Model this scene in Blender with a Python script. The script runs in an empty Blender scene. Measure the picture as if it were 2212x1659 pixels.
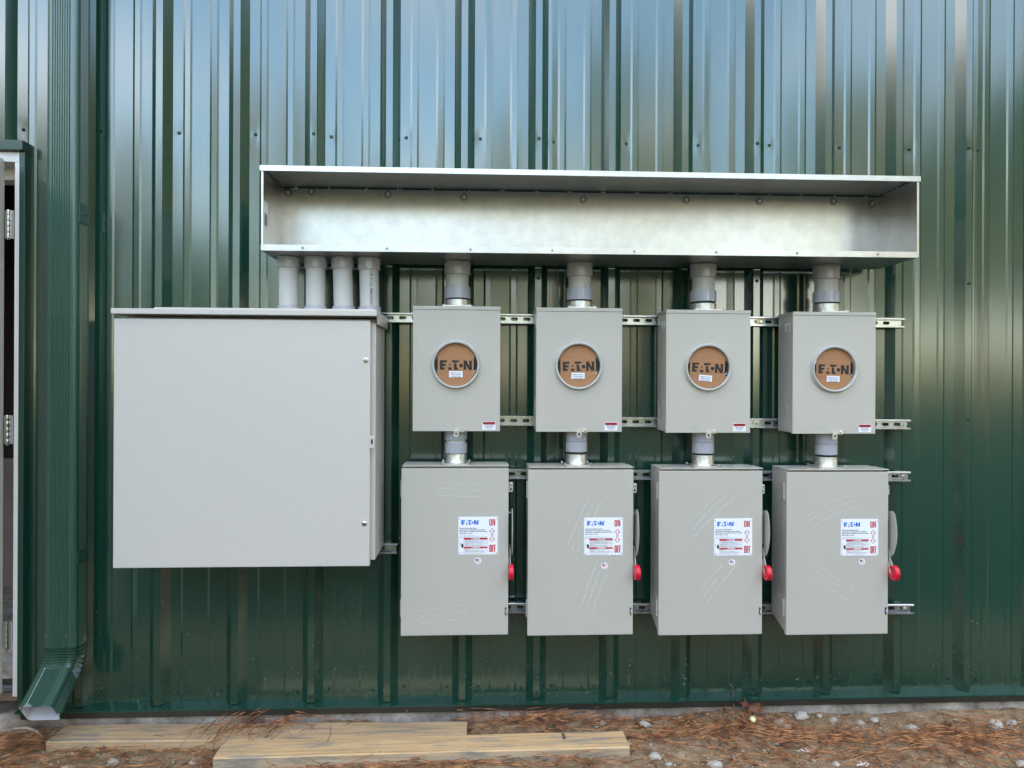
import bpy, bmesh, math, random
import numpy as np
from mathutils import Vector, Matrix, Euler, noise
R = math.radians
random.seed(7); np.random.seed(7)
SC = bpy.context.scene
COL = SC.collection

# ------------------------------------------------------------------ camera
F = 1534.0; CX, CY = 1106.0, 829.5           # in pixels of a 2212 x 1659 picture
YAW, ROLL = R(2.87), 0.0045
DC, HC = 2.94, 1.39                           # camera distance to the wall, height
cam_d = bpy.data.cameras.new('camera'); cam = bpy.data.objects.new('camera', cam_d); COL.objects.link(cam)
cam_d.sensor_width = 36; cam_d.lens = 36 * F / 2212; cam_d.clip_start = .05; cam_d.clip_end = 600
MC = Matrix.Rotation(-YAW, 4, 'Z') @ Matrix.Rotation(math.pi / 2, 4, 'X') @ Matrix.Rotation(ROLL, 4, 'Z')
cam.matrix_world = Matrix.Translation((0, -DC, HC)) @ MC
SC.camera = cam
CAMP = Vector((0, -DC, HC))
def ray(px, py):
    return (MC.to_3x3() @ Vector(((px - CX) / F, -(py - CY) / F, -1)))
def W(px, py, d):                              # point on the vertical plane d in front of the wall
    r = ray(px, py); t = (DC - d) / r.y
    return CAMP + r * t
def G(px, py, z=0.0):                          # point on a horizontal plane
    r = ray(px, py); t = (z - HC) / r.z
    return CAMP + r * t

# ------------------------------------------------------------------ light
SUN_EL, SUN_AZ = R(11), R(-18)                 # sun behind the building, lighting the wood opposite
w = bpy.data.worlds.new('World'); SC.world = w; w.use_nodes = True
nt = w.node_tree; nt.nodes.clear()
o_ = nt.nodes.new('ShaderNodeOutputWorld'); bg = nt.nodes.new('ShaderNodeBackground')
sky = nt.nodes.new('ShaderNodeTexSky'); sky.sky_type = 'NISHITA'; sky.sun_disc = False
sky.sun_elevation = SUN_EL; sky.sun_rotation = -SUN_AZ; sky.air_density = 1.0; sky.dust_density = .8; sky.ozone_density = 1.2
tc = nt.nodes.new('ShaderNodeTexCoord'); mp = nt.nodes.new('ShaderNodeMapping'); mp.inputs['Scale'].default_value = (1, 1, 3.2)
nz = nt.nodes.new('ShaderNodeTexNoise'); nz.inputs['Scale'].default_value = 2.1; nz.inputs['Detail'].default_value = 6; nz.inputs['Roughness'].default_value = .55
rp = nt.nodes.new('ShaderNodeValToRGB'); rp.color_ramp.elements[0].position = .455; rp.color_ramp.elements[1].position = .70
rp.color_ramp.elements[1].color = (.75, .75, .75, 1)
mx = nt.nodes.new('ShaderNodeMixRGB'); mx.inputs[2].default_value = (6.8, 6.2, 5.6, 1)
L = nt.links.new
L(tc.outputs['Generated'], mp.inputs[0]); L(mp.outputs[0], nz.inputs['Vector']); L(nz.outputs[0], rp.inputs[0])
L(rp.outputs[0], mx.inputs[0]); L(sky.outputs[0], mx.inputs[1]); L(mx.outputs[0], bg.inputs[0]); L(bg.outputs[0], o_.inputs[0])
bg.inputs[1].default_value = .15
sl = bpy.data.lights.new('sun', 'SUN'); sl.energy = 4.5; sl.angle = R(.5); sl.color = (1, .80, .58)
so = bpy.data.objects.new('sun', sl); COL.objects.link(so)
sdir = Vector((math.sin(SUN_AZ) * math.cos(SUN_EL), math.cos(SUN_AZ) * math.cos(SUN_EL), math.sin(SUN_EL)))
so.rotation_euler = sdir.to_track_quat('Z', 'Y').to_euler()
SC.view_settings.view_transform = 'Standard'; SC.view_settings.look = 'None'; SC.view_settings.gamma = 1
SC.view_settings.exposure = 3.22

# ------------------------------------------------------------------ materials
def mat(name, col, rough=.5, metal=0., ior=1.5, coat=0., coat_rough=.05, vary=0., vscale=6., bump=0., bscale=40., spec=.5, stretch=None, rvary=0.):
    m = bpy.data.materials.new(name); m.use_nodes = True
    n = m.node_tree; p = n.nodes['Principled BSDF']; l = n.links.new
    p.inputs['Base Color'].default_value = (*col, 1); p.inputs['Roughness'].default_value = rough
    p.inputs['Metallic'].default_value = metal; p.inputs['IOR'].default_value = ior
    p.inputs['Specular IOR Level'].default_value = spec
    p.inputs['Coat Weight'].default_value = coat; p.inputs['Coat Roughness'].default_value = coat_rough
    if vary or bump or rvary:
        t = n.nodes.new('ShaderNodeTexCoord'); mpn = n.nodes.new('ShaderNodeMapping'); l(t.outputs['Object'], mpn.inputs[0])
        if stretch: mpn.inputs['Scale'].default_value = stretch
    if vary or rvary:
        a = n.nodes.new('ShaderNodeTexNoise'); a.inputs['Scale'].default_value = vscale; a.inputs['Detail'].default_value = 5; l(mpn.outputs[0], a.inputs[0])
    if vary:
        mr = n.nodes.new('ShaderNodeMapRange'); mr.inputs[1].default_value = .3; mr.inputs[2].default_value = .7
        mr.inputs[3].default_value = 1 - vary; mr.inputs[4].default_value = 1 + vary; l(a.outputs[0], mr.inputs[0])
        mm = n.nodes.new('ShaderNodeVectorMath'); mm.operation = 'SCALE'; mm.inputs[0].default_value = col; l(mr.outputs[0], mm.inputs['Scale']); l(mm.outputs[0], p.inputs['Base Color'])
    if rvary:
        mr = n.nodes.new('ShaderNodeMapRange'); mr.inputs[1].default_value = .3; mr.inputs[2].default_value = .7
        mr.inputs[3].default_value = rough - rvary; mr.inputs[4].default_value = rough + rvary; l(a.outputs[0], mr.inputs[0]); l(mr.outputs[0], p.inputs['Roughness'])
    if bump:
        b = n.nodes.new('ShaderNodeTexNoise'); b.inputs['Scale'].default_value = bscale; b.inputs['Detail'].default_value = 3; l(mpn.outputs[0], b.inputs[0])
        bn = n.nodes.new('ShaderNodeBump'); bn.inputs['Strength'].default_value = bump; bn.inputs['Distance'].default_value = .002
        l(b.outputs[0], bn.inputs['Height']); l(bn.outputs[0], p.inputs['Normal'])
    return m

def wall_paint():
    m = mat('green_siding_paint', (.008, .046, .030), .15, ior=2.0, bump=.012, bscale=9)
    n = m.node_tree; p = n.nodes['Principled BSDF']; l = n.links.new
    t = n.nodes.new('ShaderNodeTexCoord')
    sep = n.nodes.new('ShaderNodeSeparateXYZ'); l(t.outputs['Object'], sep.inputs[0])
    # dried splashes of soil, denser towards the foot of the wall
    a = n.nodes.new('ShaderNodeTexNoise'); a.inputs['Scale'].default_value = 85; a.inputs['Detail'].default_value = 2; l(t.outputs['Object'], a.inputs[0])
    th = n.nodes.new('ShaderNodeMapRange'); th.inputs[1].default_value = .12; th.inputs[2].default_value = 1.0; th.inputs[3].default_value = .70; th.inputs[4].default_value = .82; l(sep.outputs[2], th.inputs[0])
    g = n.nodes.new('ShaderNodeMath'); g.operation = 'SUBTRACT'; l(a.outputs[0], g.inputs[0]); l(th.outputs[0], g.inputs[1])
    g2 = n.nodes.new('ShaderNodeMath'); g2.operation = 'MULTIPLY'; g2.inputs[1].default_value = 25; g2.use_clamp = True; l(g.outputs[0], g2.inputs[0])
    # faint dusty smears
    mpn = n.nodes.new('ShaderNodeMapping'); mpn.inputs['Scale'].default_value = (3.2, 3.2, .9); l(t.outputs['Object'], mpn.inputs[0])
    s = n.nodes.new('ShaderNodeTexNoise'); s.inputs['Scale'].default_value = 3.5; s.inputs['Detail'].default_value = 8; s.inputs['Roughness'].default_value = .65; l(mpn.outputs[0], s.inputs[0])
    sr = n.nodes.new('ShaderNodeMapRange'); sr.inputs[1].default_value = .56; sr.inputs[2].default_value = .78; sr.inputs[4].default_value = .10; l(s.outputs[0], sr.inputs[0])
    lo = n.nodes.new('ShaderNodeMapRange'); lo.inputs[1].default_value = .3; lo.inputs[2].default_value = 1.2; lo.inputs[3].default_value = 1; lo.inputs[4].default_value = .12; l(sep.outputs[2], lo.inputs[0])
    sm = n.nodes.new('ShaderNodeMath'); sm.operation = 'MULTIPLY'; l(sr.outputs[0], sm.inputs[0]); l(lo.outputs[0], sm.inputs[1])
    mxx = n.nodes.new('ShaderNodeMath'); mxx.operation = 'MAXIMUM'; l(g2.outputs[0], mxx.inputs[0]); l(sm.outputs[0], mxx.inputs[1])
    mc = n.nodes.new('ShaderNodeMixRGB'); mc.inputs[1].default_value = (.008, .046, .030, 1); mc.inputs[2].default_value = (.20, .19, .16, 1)
    l(mxx.outputs[0], mc.inputs[0]); l(mc.outputs[0], p.inputs['Base Color'])
    rr = n.nodes.new('ShaderNodeMapRange'); rr.inputs[3].default_value = .15; rr.inputs[4].default_value = .6; l(mxx.outputs[0], rr.inputs[0]); l(rr.outputs[0], p.inputs['Roughness'])
    return m

def galvanised(name, base=(.55, .54, .53), rough=.30, spang=.6):
    m = mat(name, base, rough, metal=.92)
    n = m.node_tree; p = n.nodes['Principled BSDF']; l = n.links.new
    t = n.nodes.new('ShaderNodeTexCoord')
    a = n.nodes.new('ShaderNodeTexNoise'); a.inputs['Scale'].default_value = 16; a.inputs['Detail'].default_value = 7; a.inputs['Roughness'].default_value = .62; l(t.outputs['Object'], a.inputs[0])
    mr = n.nodes.new('ShaderNodeMapRange'); mr.inputs[1].default_value = .3; mr.inputs[2].default_value = .7; mr.inputs[3].default_value = .88; mr.inputs[4].default_value = 1.08; l(a.outputs[0], mr.inputs[0])
    # long thin scratches
    mpn = n.nodes.new('ShaderNodeMapping'); mpn.inputs['Scale'].default_value = (1.0, 1, 16); mpn.inputs['Rotation'].default_value = (0, R(7), 0); l(t.outputs['Object'], mpn.inputs[0])
    s = n.nodes.new('ShaderNodeTexNoise'); s.inputs['Scale'].default_value = 5; s.inputs['Detail'].default_value = 3; s.inputs['Distortion'].default_value = 1.2; l(mpn.outputs[0], s.inputs[0])
    ab = n.nodes.new('ShaderNodeMath'); ab.operation = 'SUBTRACT'; ab.inputs[1].default_value = .5; l(s.outputs[0], ab.inputs[0])
    ab2 = n.nodes.new('ShaderNodeMath'); ab2.operation = 'ABSOLUTE'; l(ab.outputs[0], ab2.inputs[0])
    sr = n.nodes.new('ShaderNodeMapRange'); sr.inputs[1].default_value = 0; sr.inputs[2].default_value = .006; sr.inputs[3].default_value = .88; sr.inputs[4].default_value = 1; l(ab2.outputs[0], sr.inputs[0])
    mu = n.nodes.new('ShaderNodeMath'); mu.operation = 'MULTIPLY'; l(mr.outputs[0], mu.inputs[0]); l(sr.outputs[0], mu.inputs[1])
    vm = n.nodes.new('ShaderNodeVectorMath'); vm.operation = 'SCALE'; vm.inputs[0].default_value = base; l(mu.outputs[0], vm.inputs['Scale']); l(vm.outputs[0], p.inputs['Base Color'])
    v = n.nodes.new('ShaderNodeTexVoronoi'); v.inputs['Scale'].default_value = 60; l(t.outputs['Object'], v.inputs['Vector'])
    rr = n.nodes.new('ShaderNodeMapRange'); rr.inputs[3].default_value = rough - .02 * spang; rr.inputs[4].default_value = rough + .03 * spang; l(v.outputs['Color'], rr.inputs[0]); l(rr.outputs[0], p.inputs['Roughness'])
    b = n.nodes.new('ShaderNodeTexNoise'); b.inputs['Scale'].default_value = 130; b.inputs['Detail'].default_value = 2; l(t.outputs['Object'], b.inputs[0])
    bn = n.nodes.new('ShaderNodeBump'); bn.inputs['Strength'].default_value = .05 * spang; bn.inputs['Distance'].default_value = .001; l(b.outputs[0], bn.inputs['Height']); l(bn.outputs[0], p.inputs['Normal'])
    return m

def wood(name, base, grey, axis_scale=(1.2, 30, 30)):
    m = mat(name, base, .75)
    n = m.node_tree; p = n.nodes['Principled BSDF']; l = n.links.new
    t = n.nodes.new('ShaderNodeTexCoord'); mpn = n.nodes.new('ShaderNodeMapping'); mpn.inputs['Scale'].default_value = axis_scale; l(t.outputs['Object'], mpn.inputs[0])
    a = n.nodes.new('ShaderNodeTexNoise'); a.inputs['Scale'].default_value = 3; a.inputs['Detail'].default_value = 6; a.inputs['Distortion'].default_value = .6; l(mpn.outputs[0], a.inputs[0])
    r1 = n.nodes.new('ShaderNodeValToRGB'); e = r1.color_ramp.elements; e[0].position = .35; e[0].color = (base[0]*.75, base[1]*.7, base[2]*.62, 1); e[1].position = .62; e[1].color = (*base, 1); l(a.outputs[0], r1.inputs[0])
    mp2 = n.nodes.new('ShaderNodeMapping'); mp2.inputs['Scale'].default_value = (1.6, 10, 10); l(t.outputs['Object'], mp2.inputs[0])
    g = n.nodes.new('ShaderNodeTexNoise'); g.inputs['Scale'].default_value = 3; g.inputs['Detail'].default_value = 8; g.inputs['Roughness'].default_value = .72; l(mp2.outputs[0], g.inputs[0])
    r2 = n.nodes.new('ShaderNodeValToRGB'); e = r2.color_ramp.elements; e[0].position = .50; e[0].color = (0, 0, 0, 1); e[1].position = .61; e[1].color = (.9, .85, .85, 1); l(g.outputs[0], r2.inputs[0])
    mc = n.nodes.new('ShaderNodeMixRGB'); l(r2.outputs[0], mc.inputs[0]); l(r1.outputs[0], mc.inputs[1]); mc.inputs[2].default_value = (*grey, 1); l(mc.outputs[0], p.inputs['Base Color'])
    bn = n.nodes.new('ShaderNodeBump'); bn.inputs['Strength'].default_value = .35; bn.inputs['Distance'].default_value = .002; l(a.outputs[0], bn.inputs['Height']); l(bn.outputs[0], p.inputs['Normal'])
    return m

def ramp_mat(name, stops, scale, rough=.9, detail=8, bump=.5, bscale=60, dist=.004, stretch=(1, 1, 1), nrough=.6):
    m = mat(name, (.5, .5, .5), rough, spec=.25)
    n = m.node_tree; p = n.nodes['Principled BSDF']; l = n.links.new
    t = n.nodes.new('ShaderNodeTexCoord'); mpn = n.nodes.new('ShaderNodeMapping'); mpn.inputs['Scale'].default_value = stretch; l(t.outputs['Object'], mpn.inputs[0])
    a = n.nodes.new('ShaderNodeTexNoise'); a.inputs['Scale'].default_value = scale; a.inputs['Detail'].default_value = detail; a.inputs['Roughness'].default_value = nrough; l(mpn.outputs[0], a.inputs[0])
    r1 = n.nodes.new('ShaderNodeValToRGB'); e = r1.color_ramp.elements
    e[0].position = stops[0][0]; e[0].color = (*stops[0][1], 1); e[1].position = stops[-1][0]; e[1].color = (*stops[-1][1], 1)
    for s in stops[1:-1]: q = e.new(s[0]); q.color = (*s[1], 1)
    l(a.outputs[0], r1.inputs[0]); l(r1.outputs[0], p.inputs['Base Color'])
    b = n.nodes.new('ShaderNodeTexNoise'); b.inputs['Scale'].default_value = bscale; b.inputs['Detail'].default_value = 6; b.inputs['Roughness'].default_value = .7; l(t.outputs['Object'], b.inputs[0])
    bn = n.nodes.new('ShaderNodeBump'); bn.inputs['Strength'].default_value = bump; bn.inputs['Distance'].default_value = dist; l(b.outputs[0], bn.inputs['Height']); l(bn.outputs[0], p.inputs['Normal'])
    return m

M = dict(
    siding=wall_paint(),
    trim=mat('green_trim_paint', (.010, .050, .033), .26, ior=1.6, bump=.05, bscale=20),
    trimdark=mat('dark_drip_edge', (.030, .028, .024), .35, vary=.3, vscale=9),
    spout=mat('green_downspout_paint', (.022, .074, .052), .24, ior=1.7, bump=.02, bscale=30),
    spoutin=mat('white_spout_lining', (.58, .58, .63), .5),
    screw=mat('green_screw_paint', (.012, .045, .033), .3),
    galv=galvanised('galvanised_sheet'),
    strut=galvanised('galvanised_strut', (.57, .59, .62), .26, .25),
    zinc=mat('cast_zinc', (.66, .65, .63), .36, metal=.9, vary=.14, vscale=60, bump=.35, bscale=160),
    dsteel=mat('dull_dark_steel', (.30, .29, .28), .4, metal=.8),
    bolt=mat('bright_steel', (.60, .60, .60), .25, metal=1),
    brass=mat('yellow_zinc_washer', (.62, .50, .30), .35, metal=.9),
    seam=mat('dark_seam', (.02, .02, .02), .8),
    grey=mat('grey_enclosure_paint', (.463, .434, .387), .30, ior=1.6, bump=.06, bscale=220),
    greycab=mat('light_grey_cabinet_paint', (.545, .503, .465), .34, ior=1.6, bump=.05, bscale=220),
    greyring=mat('grey_ring_paint', (.47, .465, .445), .25, ior=1.6),
    greyd=mat('grey_handle_paint', (.43, .42, .37), .35),
    pvc=mat('grey_pvc_pipe', (.50, .495, .47), .42, vary=.04, vscale=12, bump=.04),
    pvcc=mat('glossy_grey_pvc', (.39, .39, .43), .08, ior=1.6, bump=.05, bscale=25),
    black=mat('black_void', (.006, .006, .006), .7),
    print_k=mat('black_print', (.028, .025, .024), .8),
    print_b=mat('blue_print', (.0, .14, .62), .5),
    print_r=mat('red_print', (.50, .004, .022), .5),
    print_d=mat('dark_blue_print', (.03, .03, .10), .6),
    white=mat('white_label_stock', (.82, .82, .87), .35),
    pink=mat('pink_print', (.80, .30, .35), .5),
    knob=mat('red_plastic', (.62, .006, .03), .30, ior=1.5),
    card=ramp_mat('brown_cardboard', [(.3, (.36, .175, .085)), (.7, (.44, .225, .115))], 5, .85, bump=.2, bscale=90, stretch=(1, 1, 9)),
    residue=mat('dried_glue', (.60, .60, .56), .5),
    frame=mat('primed_door_frame', (.72, .70, .69), .4, vary=.03),
    leaf_=mat('primed_door_leaf', (.55, .53, .47), .45),
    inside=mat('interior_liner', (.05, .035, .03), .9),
    ply=mat('interior_board', (.34, .26, .22), .9, vary=.15, vscale=4),
    conc=ramp_mat('weathered_concrete', [(.34, (.12, .098, .078)), (.43, (.25, .21, .18)), (.53, (.36, .31, .27)), (.66, (.54, .49, .44))], 9, .9, bump=.6, bscale=70, nrough=.7),
    dirt=ramp_mat('sandy_soil', [(.3, (.085, .052, .028)), (.44, (.20, .132, .076)), (.58, (.31, .212, .128)), (.72, (.44, .335, .225))], 11, .95, bump=1., bscale=120, dist=.006, nrough=.75),
    needle=ramp_mat('dry_pine_needle', [(.35, (.07, .026, .012)), (.5, (.25, .095, .036)), (.62, (.50, .23, .09))], 28, .6, bump=0.),
    stone=ramp_mat('pale_stone', [(.3, (.27, .235, .19)), (.7, (.52, .47, .41))], 25, .85, bump=.6, bscale=80),
    stoneb=ramp_mat('buff_stone', [(.3, (.24, .19, .15)), (.7, (.42, .36, .30))], 25, .85, bump=.6, bscale=80),
    gravel=ramp_mat('small_gravel', [(.3, (.16, .12, .08)), (.5, (.28, .215, .15)), (.7, (.50, .42, .34))], 35, .9, bump=.3),
    wooda=wood('weathered_pine_board', (.56, .385, .225), (.24, .21, .18)),
    woodb=wood('yellowed_pine_board', (.60, .405, .215), (.23, .21, .185)),
    edgea=wood('shaded_sawn_edge', (.52, .36, .215), (.32, .24, .165), (1.0, 60, 60)), edgeb=wood('shaded_mildewed_edge', (.46, .35, .235), (.19, .18, .155)),  # grain and mildew, with the front faces' shading put into a darker colour
    leafd=ramp_mat('dead_leaf', [(.35, (.07, .025, .015)), (.65, (.22, .09, .05))], 30, .6, bump=.6),
    yellow=mat('pale_yellow_scrap', (.75, .72, .40), .5),
    twig=mat('pale_root', (.46, .38, .32), .8, vary=.2, vscale=40),
    foliage=ramp_mat('olive_foliage', [(.38, (.040, .060, .018)), (.52, (.095, .105, .034)), (.66, (.20, .155, .068))], .16, .75, detail=3, bump=0.),
    bark=mat('bark', (.16, .115, .08), .9),
    roof=mat('green_roof_sheet', (.02, .06, .045), .4),
)

# ------------------------------------------------------------------ mesh builder
class MB:
    def __init__(s): s.v = []; s.f = []; s.mi = []; s.sm = []; s.m = []
    def mat(s, m):
        if m not in s.m: s.m.append(m)
        return s.m.index(m)
    def add(s, vs, fs, m, smooth=False):
        o = len(s.v); k = s.mat(m); s.v += [tuple(v) for v in vs]
        for f in fs: s.f.append([i + o for i in f]); s.mi.append(k); s.sm.append(smooth)
    def box(s, a, b, m):
        x0, y0, z0 = a; x1, y1, z1 = b
        vs = [(x0,y0,z0),(x1,y0,z0),(x1,y1,z0),(x0,y1,z0),(x0,y0,z1),(x1,y0,z1),(x1,y1,z1),(x0,y1,z1)]
        s.add(vs, [(0,3,2,1),(4,5,6,7),(0,1,5,4),(1,2,6,5),(2,3,7,6),(3,0,4,7)], m)
    def prism(s, poly, o, u, v, n, m, smooth=False):   # polygon in plane (u,v) extruded along n
        o, u, v, n = Vector(o), Vector(u), Vector(v), Vector(n); k = len(poly)
        a = [o + u * p[0] + v * p[1] for p in poly]; b = [p + n for p in a]
        s.add(a + b, [list(range(k))[::-1], list(range(k, 2 * k))] + [(i, (i + 1) % k, k + (i + 1) % k, k + i) for i in range(k)], m, smooth)
    def flat(s, poly, o, u, v, m):
        o, u, v = Vector(o), Vector(u), Vector(v)
        s.add([o + u * p[0] + v * p[1] for p in poly], [list(range(len(poly)))], m)
    def lathe(s, prof, c, ax, m, n=32, caps=True):     # prof: (radius, height along axis)
        ax = Vector(ax).normalized(); q = ax.to_track_quat('Z', 'Y'); c = Vector(c); vs = []
        for r, h in prof:
            for i in range(n):
                t = 2 * math.pi * i / n; vs.append(c + q @ Vector((r * math.cos(t), r * math.sin(t), h)))
        fs = [(j * n + i, j * n + (i + 1) % n, (j + 1) * n + (i + 1) % n, (j + 1) * n + i) for j in range(len(prof) - 1) for i in range(n)]
        s.add(vs, fs, m, True)
        if caps:
            for j in (0, len(prof) - 1):
                if prof[j][0] > 1e-6: s.add(vs[j * n:(j + 1) * n], [list(range(n))], m)
    def tube(s, pts, rs, m, n=8):
        pts = [Vector(p) for p in pts]; vs = []
        if not hasattr(rs, '__len__'): rs = [rs] * len(pts)
        for i, p in enumerate(pts):
            d = (pts[min(i + 1, len(pts) - 1)] - pts[max(i - 1, 0)]).normalized(); q = d.to_track_quat('Z', 'Y')
            for k in range(n):
                t = 2 * math.pi * k / n; vs.append(p + q @ Vector((rs[i] * math.cos(t), rs[i] * math.sin(t), 0)))
        fs = [(j * n + k, j * n + (k + 1) % n, (j + 1) * n + (k + 1) % n, (j + 1) * n + k) for j in range(len(pts) - 1) for k in range(n)]
        s.add(vs, fs + [list(range(n))[::-1], [len(vs) - n + k for k in range(n)]], m, True)
    def build(s, name, parent=None, loc=None, bevel=0., sharp=32):
        me = bpy.data.meshes.new(name); me.from_pydata(s.v, [], s.f)
        for m in s.m: me.materials.append(m)
        me.polygons.foreach_set('material_index', s.mi); me.polygons.foreach_set('use_smooth', s.sm)
        me.update()
        bm = bmesh.new(); bm.from_mesh(me); bmesh.ops.remove_doubles(bm, verts=bm.verts, dist=1e-6); bmesh.ops.recalc_face_normals(bm, faces=bm.faces) if bevel >= 0 else None
        bm.to_mesh(me); bm.free()
        if any(s.sm): me.set_sharp_from_angle(angle=R(sharp))
        o = bpy.data.objects.new(name, me); COL.objects.link(o)
        if parent: o.parent = parent
        if loc is not None: o.location = loc
        if bevel > 0:
            b = o.modifiers.new('bevel', 'BEVEL'); b.width = bevel; b.segments = 2; b.limit_method = 'ANGLE'; b.angle_limit = R(40)
        return o
def thing(name, loc, label, cat, group=None, rot=(0, 0, 0)):
    o = bpy.data.objects.new(name, None); COL.objects.link(o); o.location = loc; o.rotation_euler = rot; o.empty_display_size = .05
    return tag(o, label, cat, group)
def tag(o, label=None, cat=None, group=None, kind=None):
    if label: o['label'] = label
    if cat: o['category'] = cat
    if group: o['group'] = group
    if kind: o['kind'] = kind
    return o
def dup_part(o, parent):
    c = o.copy(); COL.objects.link(c); c.parent = parent
    for ch in list(o.children): dup_part(ch, c)
    return c
X_, Z_, N_ = Vector((1, 0, 0)), Vector((0, 0, 1)), Vector((0, -1, 0))

_tc = {}
def text_polys(txt, size, align='LEFT', xs=1., weight=0.):
    key = (txt, align, weight)
    if key not in _tc:
        cu = bpy.data.curves.new('t', 'FONT'); cu.body = txt; cu.size = 1; cu.align_x = align; cu.resolution_u = 2; cu.offset = weight
        ob = bpy.data.objects.new('t', cu); COL.objects.link(ob)
        dg = bpy.context.evaluated_depsgraph_get(); me = bpy.data.meshes.new_from_object(ob.evaluated_get(dg))
        _tc[key] = ([tuple(v.co) for v in me.vertices], [list(p.vertices) for p in me.polygons])
        bpy.data.objects.remove(ob); bpy.data.curves.remove(cu); bpy.data.meshes.remove(me)
    return _tc[key]
def put_text(mb, txt, o, size, m, align='LEFT', xs=1., weight=0., u=X_, v=Z_, fit=None):
    vs, fs = text_polys(txt, size, align, xs, weight); u, v, o = Vector(u), Vector(v), Vector(o)
    if not vs: return
    if fit:
        wd = max(a[0] for a in vs) - min(a[0] for a in vs); xs = fit / (wd * size)
    mb.add([o + u * a[0] * size * xs + v * a[1] * size for a in vs], fs, m)
def circ(cx, cy, r, n=24, a0=0, a1=2 * math.pi):
    return [(cx + r * math.cos(a0 + (a1 - a0) * i / n), cy + r * math.sin(a0 + (a1 - a0) * i / n)) for i in range(n)]
def brandlogo(mb, o, wd, m, u=X_, v=Z_, hgt=None):
    "five-letter maker's mark, lower left at o"
    sx = wd / 448.; sy = (hgt / 130.) if hgt else sx
    P = lambda pts: [((x - 272) * sx, (552 - y) * sy) for x, y in pts]
    def poly(p): mb.flat(P(p), o, u, v, m)
    poly([(272,552),(272,422),(313,422),(313,552)])
    poly([(313,452),(313,422),(375,422),(366,452)]); poly([(313,502),(313,470),(361,470),(351,502)]); poly([(313,552),(313,521),(345,521),(335,552)])
    poly([(398,492),(414,456),(428,492)]); poly([(382,552),(394,518),(432,518),(441,552)])
    arc = [(567 + 62 * math.cos(t), 492 + 62 * math.sin(t)) for t in np.linspace(R(248), R(112), 9)]
    poly([(440,452),(440,422),(545,422)] + [(x, min(max(y, 430), 452)) for x, y in arc[:3]])
    poly([(468,552),(468,452)] + arc[3:][0:6] + [(530, 552)])
    mb.flat(P(circ(567, 494, 27, 16)), o, u, v, m)
    poly([(603,552),(603,424),(640,424),(640,552)]); poly([(682,552),(682,424),(720,424),(720,552)]); poly([(640,424),(646,424),(684,552),(678,552),(640,486)]); poly([(640,424),(682,505),(682,552),(676,552),(640,486)])

# ------------------------------------------------------------------ ground
def ground():
    xs = np.unique(np.concatenate([np.linspace(-120, -4, 24), np.linspace(-4, -2.3, 18), np.linspace(-2.3, 2.6, 420), np.linspace(2.6, 4, 16), np.linspace(4, 120, 24)]))
    ys = np.unique(np.concatenate([np.linspace(-120, -4, 26), np.linspace(-4, -.75, 26), np.linspace(-.75, .1, 110), np.linspace(.1, 14, 8)]))
    vs = []
    for y in ys:
        for x in xs:
            z = 0.
            if -3 < x < 3.2 and y > -1.6:
                q = Vector((x, y, 0)); z = .016 * noise.noise(q * 3.1) + .010 * noise.noise(q * 9) + .008 * noise.noise(q * 26) + .007 * noise.noise(q * 60)
                z += .022 * math.exp(-((y + .05) / .07) ** 2) * (.5 + 1.2 * noise.noise(Vector((x * 2.6, 3, 1)))) + (.008 if x > .3 else 0)
                fade = min(1, (3 - abs(x)) * 2, (y + 1.6) * 2); z *= max(fade, 0)
            vs.append((x, y, z))
    nx = len(xs); fs = [(j * nx + i, j * nx + i + 1, (j + 1) * nx + i + 1, (j + 1) * nx + i) for j in range(len(ys) - 1) for i in range(nx - 1)]
    mb = MB(); mb.add(vs, fs, M['dirt'], True); o = mb.build('ground', sharp=180); tag(o, kind='structure'); return o
def gz(x, y):
    q = Vector((x, y, 0)); z = .016 * noise.noise(q * 3.1) + .010 * noise.noise(q * 9) + .008 * noise.noise(q * 26)
    return z + .022 * math.exp(-((y + .05) / .07) ** 2) * (.5 + 1.2 * noise.noise(Vector((x * 2.6, 3, 1)))) + (.008 if x > .3 else 0)
GROUND = ground()
def darken_far_soil():
    n = M['dirt'].node_tree; p = n.nodes['Principled BSDF']; l = n.links.new; src = p.inputs['Base Color'].links[0].from_socket
    t = n.nodes.new('ShaderNodeTexCoord'); sp = n.nodes.new('ShaderNodeSeparateXYZ'); l(t.outputs['Object'], sp.inputs[0])
    nzz = n.nodes.new('ShaderNodeTexNoise'); nzz.inputs['Scale'].default_value = 1.4; nzz.inputs['Detail'].default_value = 6; l(t.outputs['Object'], nzz.inputs[0])
    ad = n.nodes.new('ShaderNodeMath'); ad.operation = 'ADD'; l(sp.outputs[1], ad.inputs[0]); l(nzz.outputs[0], ad.inputs[1])
    mr = n.nodes.new('ShaderNodeMapRange'); mr.inputs[1].default_value = -.45; mr.inputs[2].default_value = -1.0; l(ad.outputs[0], mr.inputs[0])
    mc = n.nodes.new('ShaderNodeMixRGB'); mc.inputs[2].default_value = (.040, .045, .024, 1); l(mr.outputs[0], mc.inputs[0]); l(src, mc.inputs[1]); l(mc.outputs[0], p.inputs['Base Color'])
darken_far_soil()          # unseen ground coloured darker to dim its reflection in the siding

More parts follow.
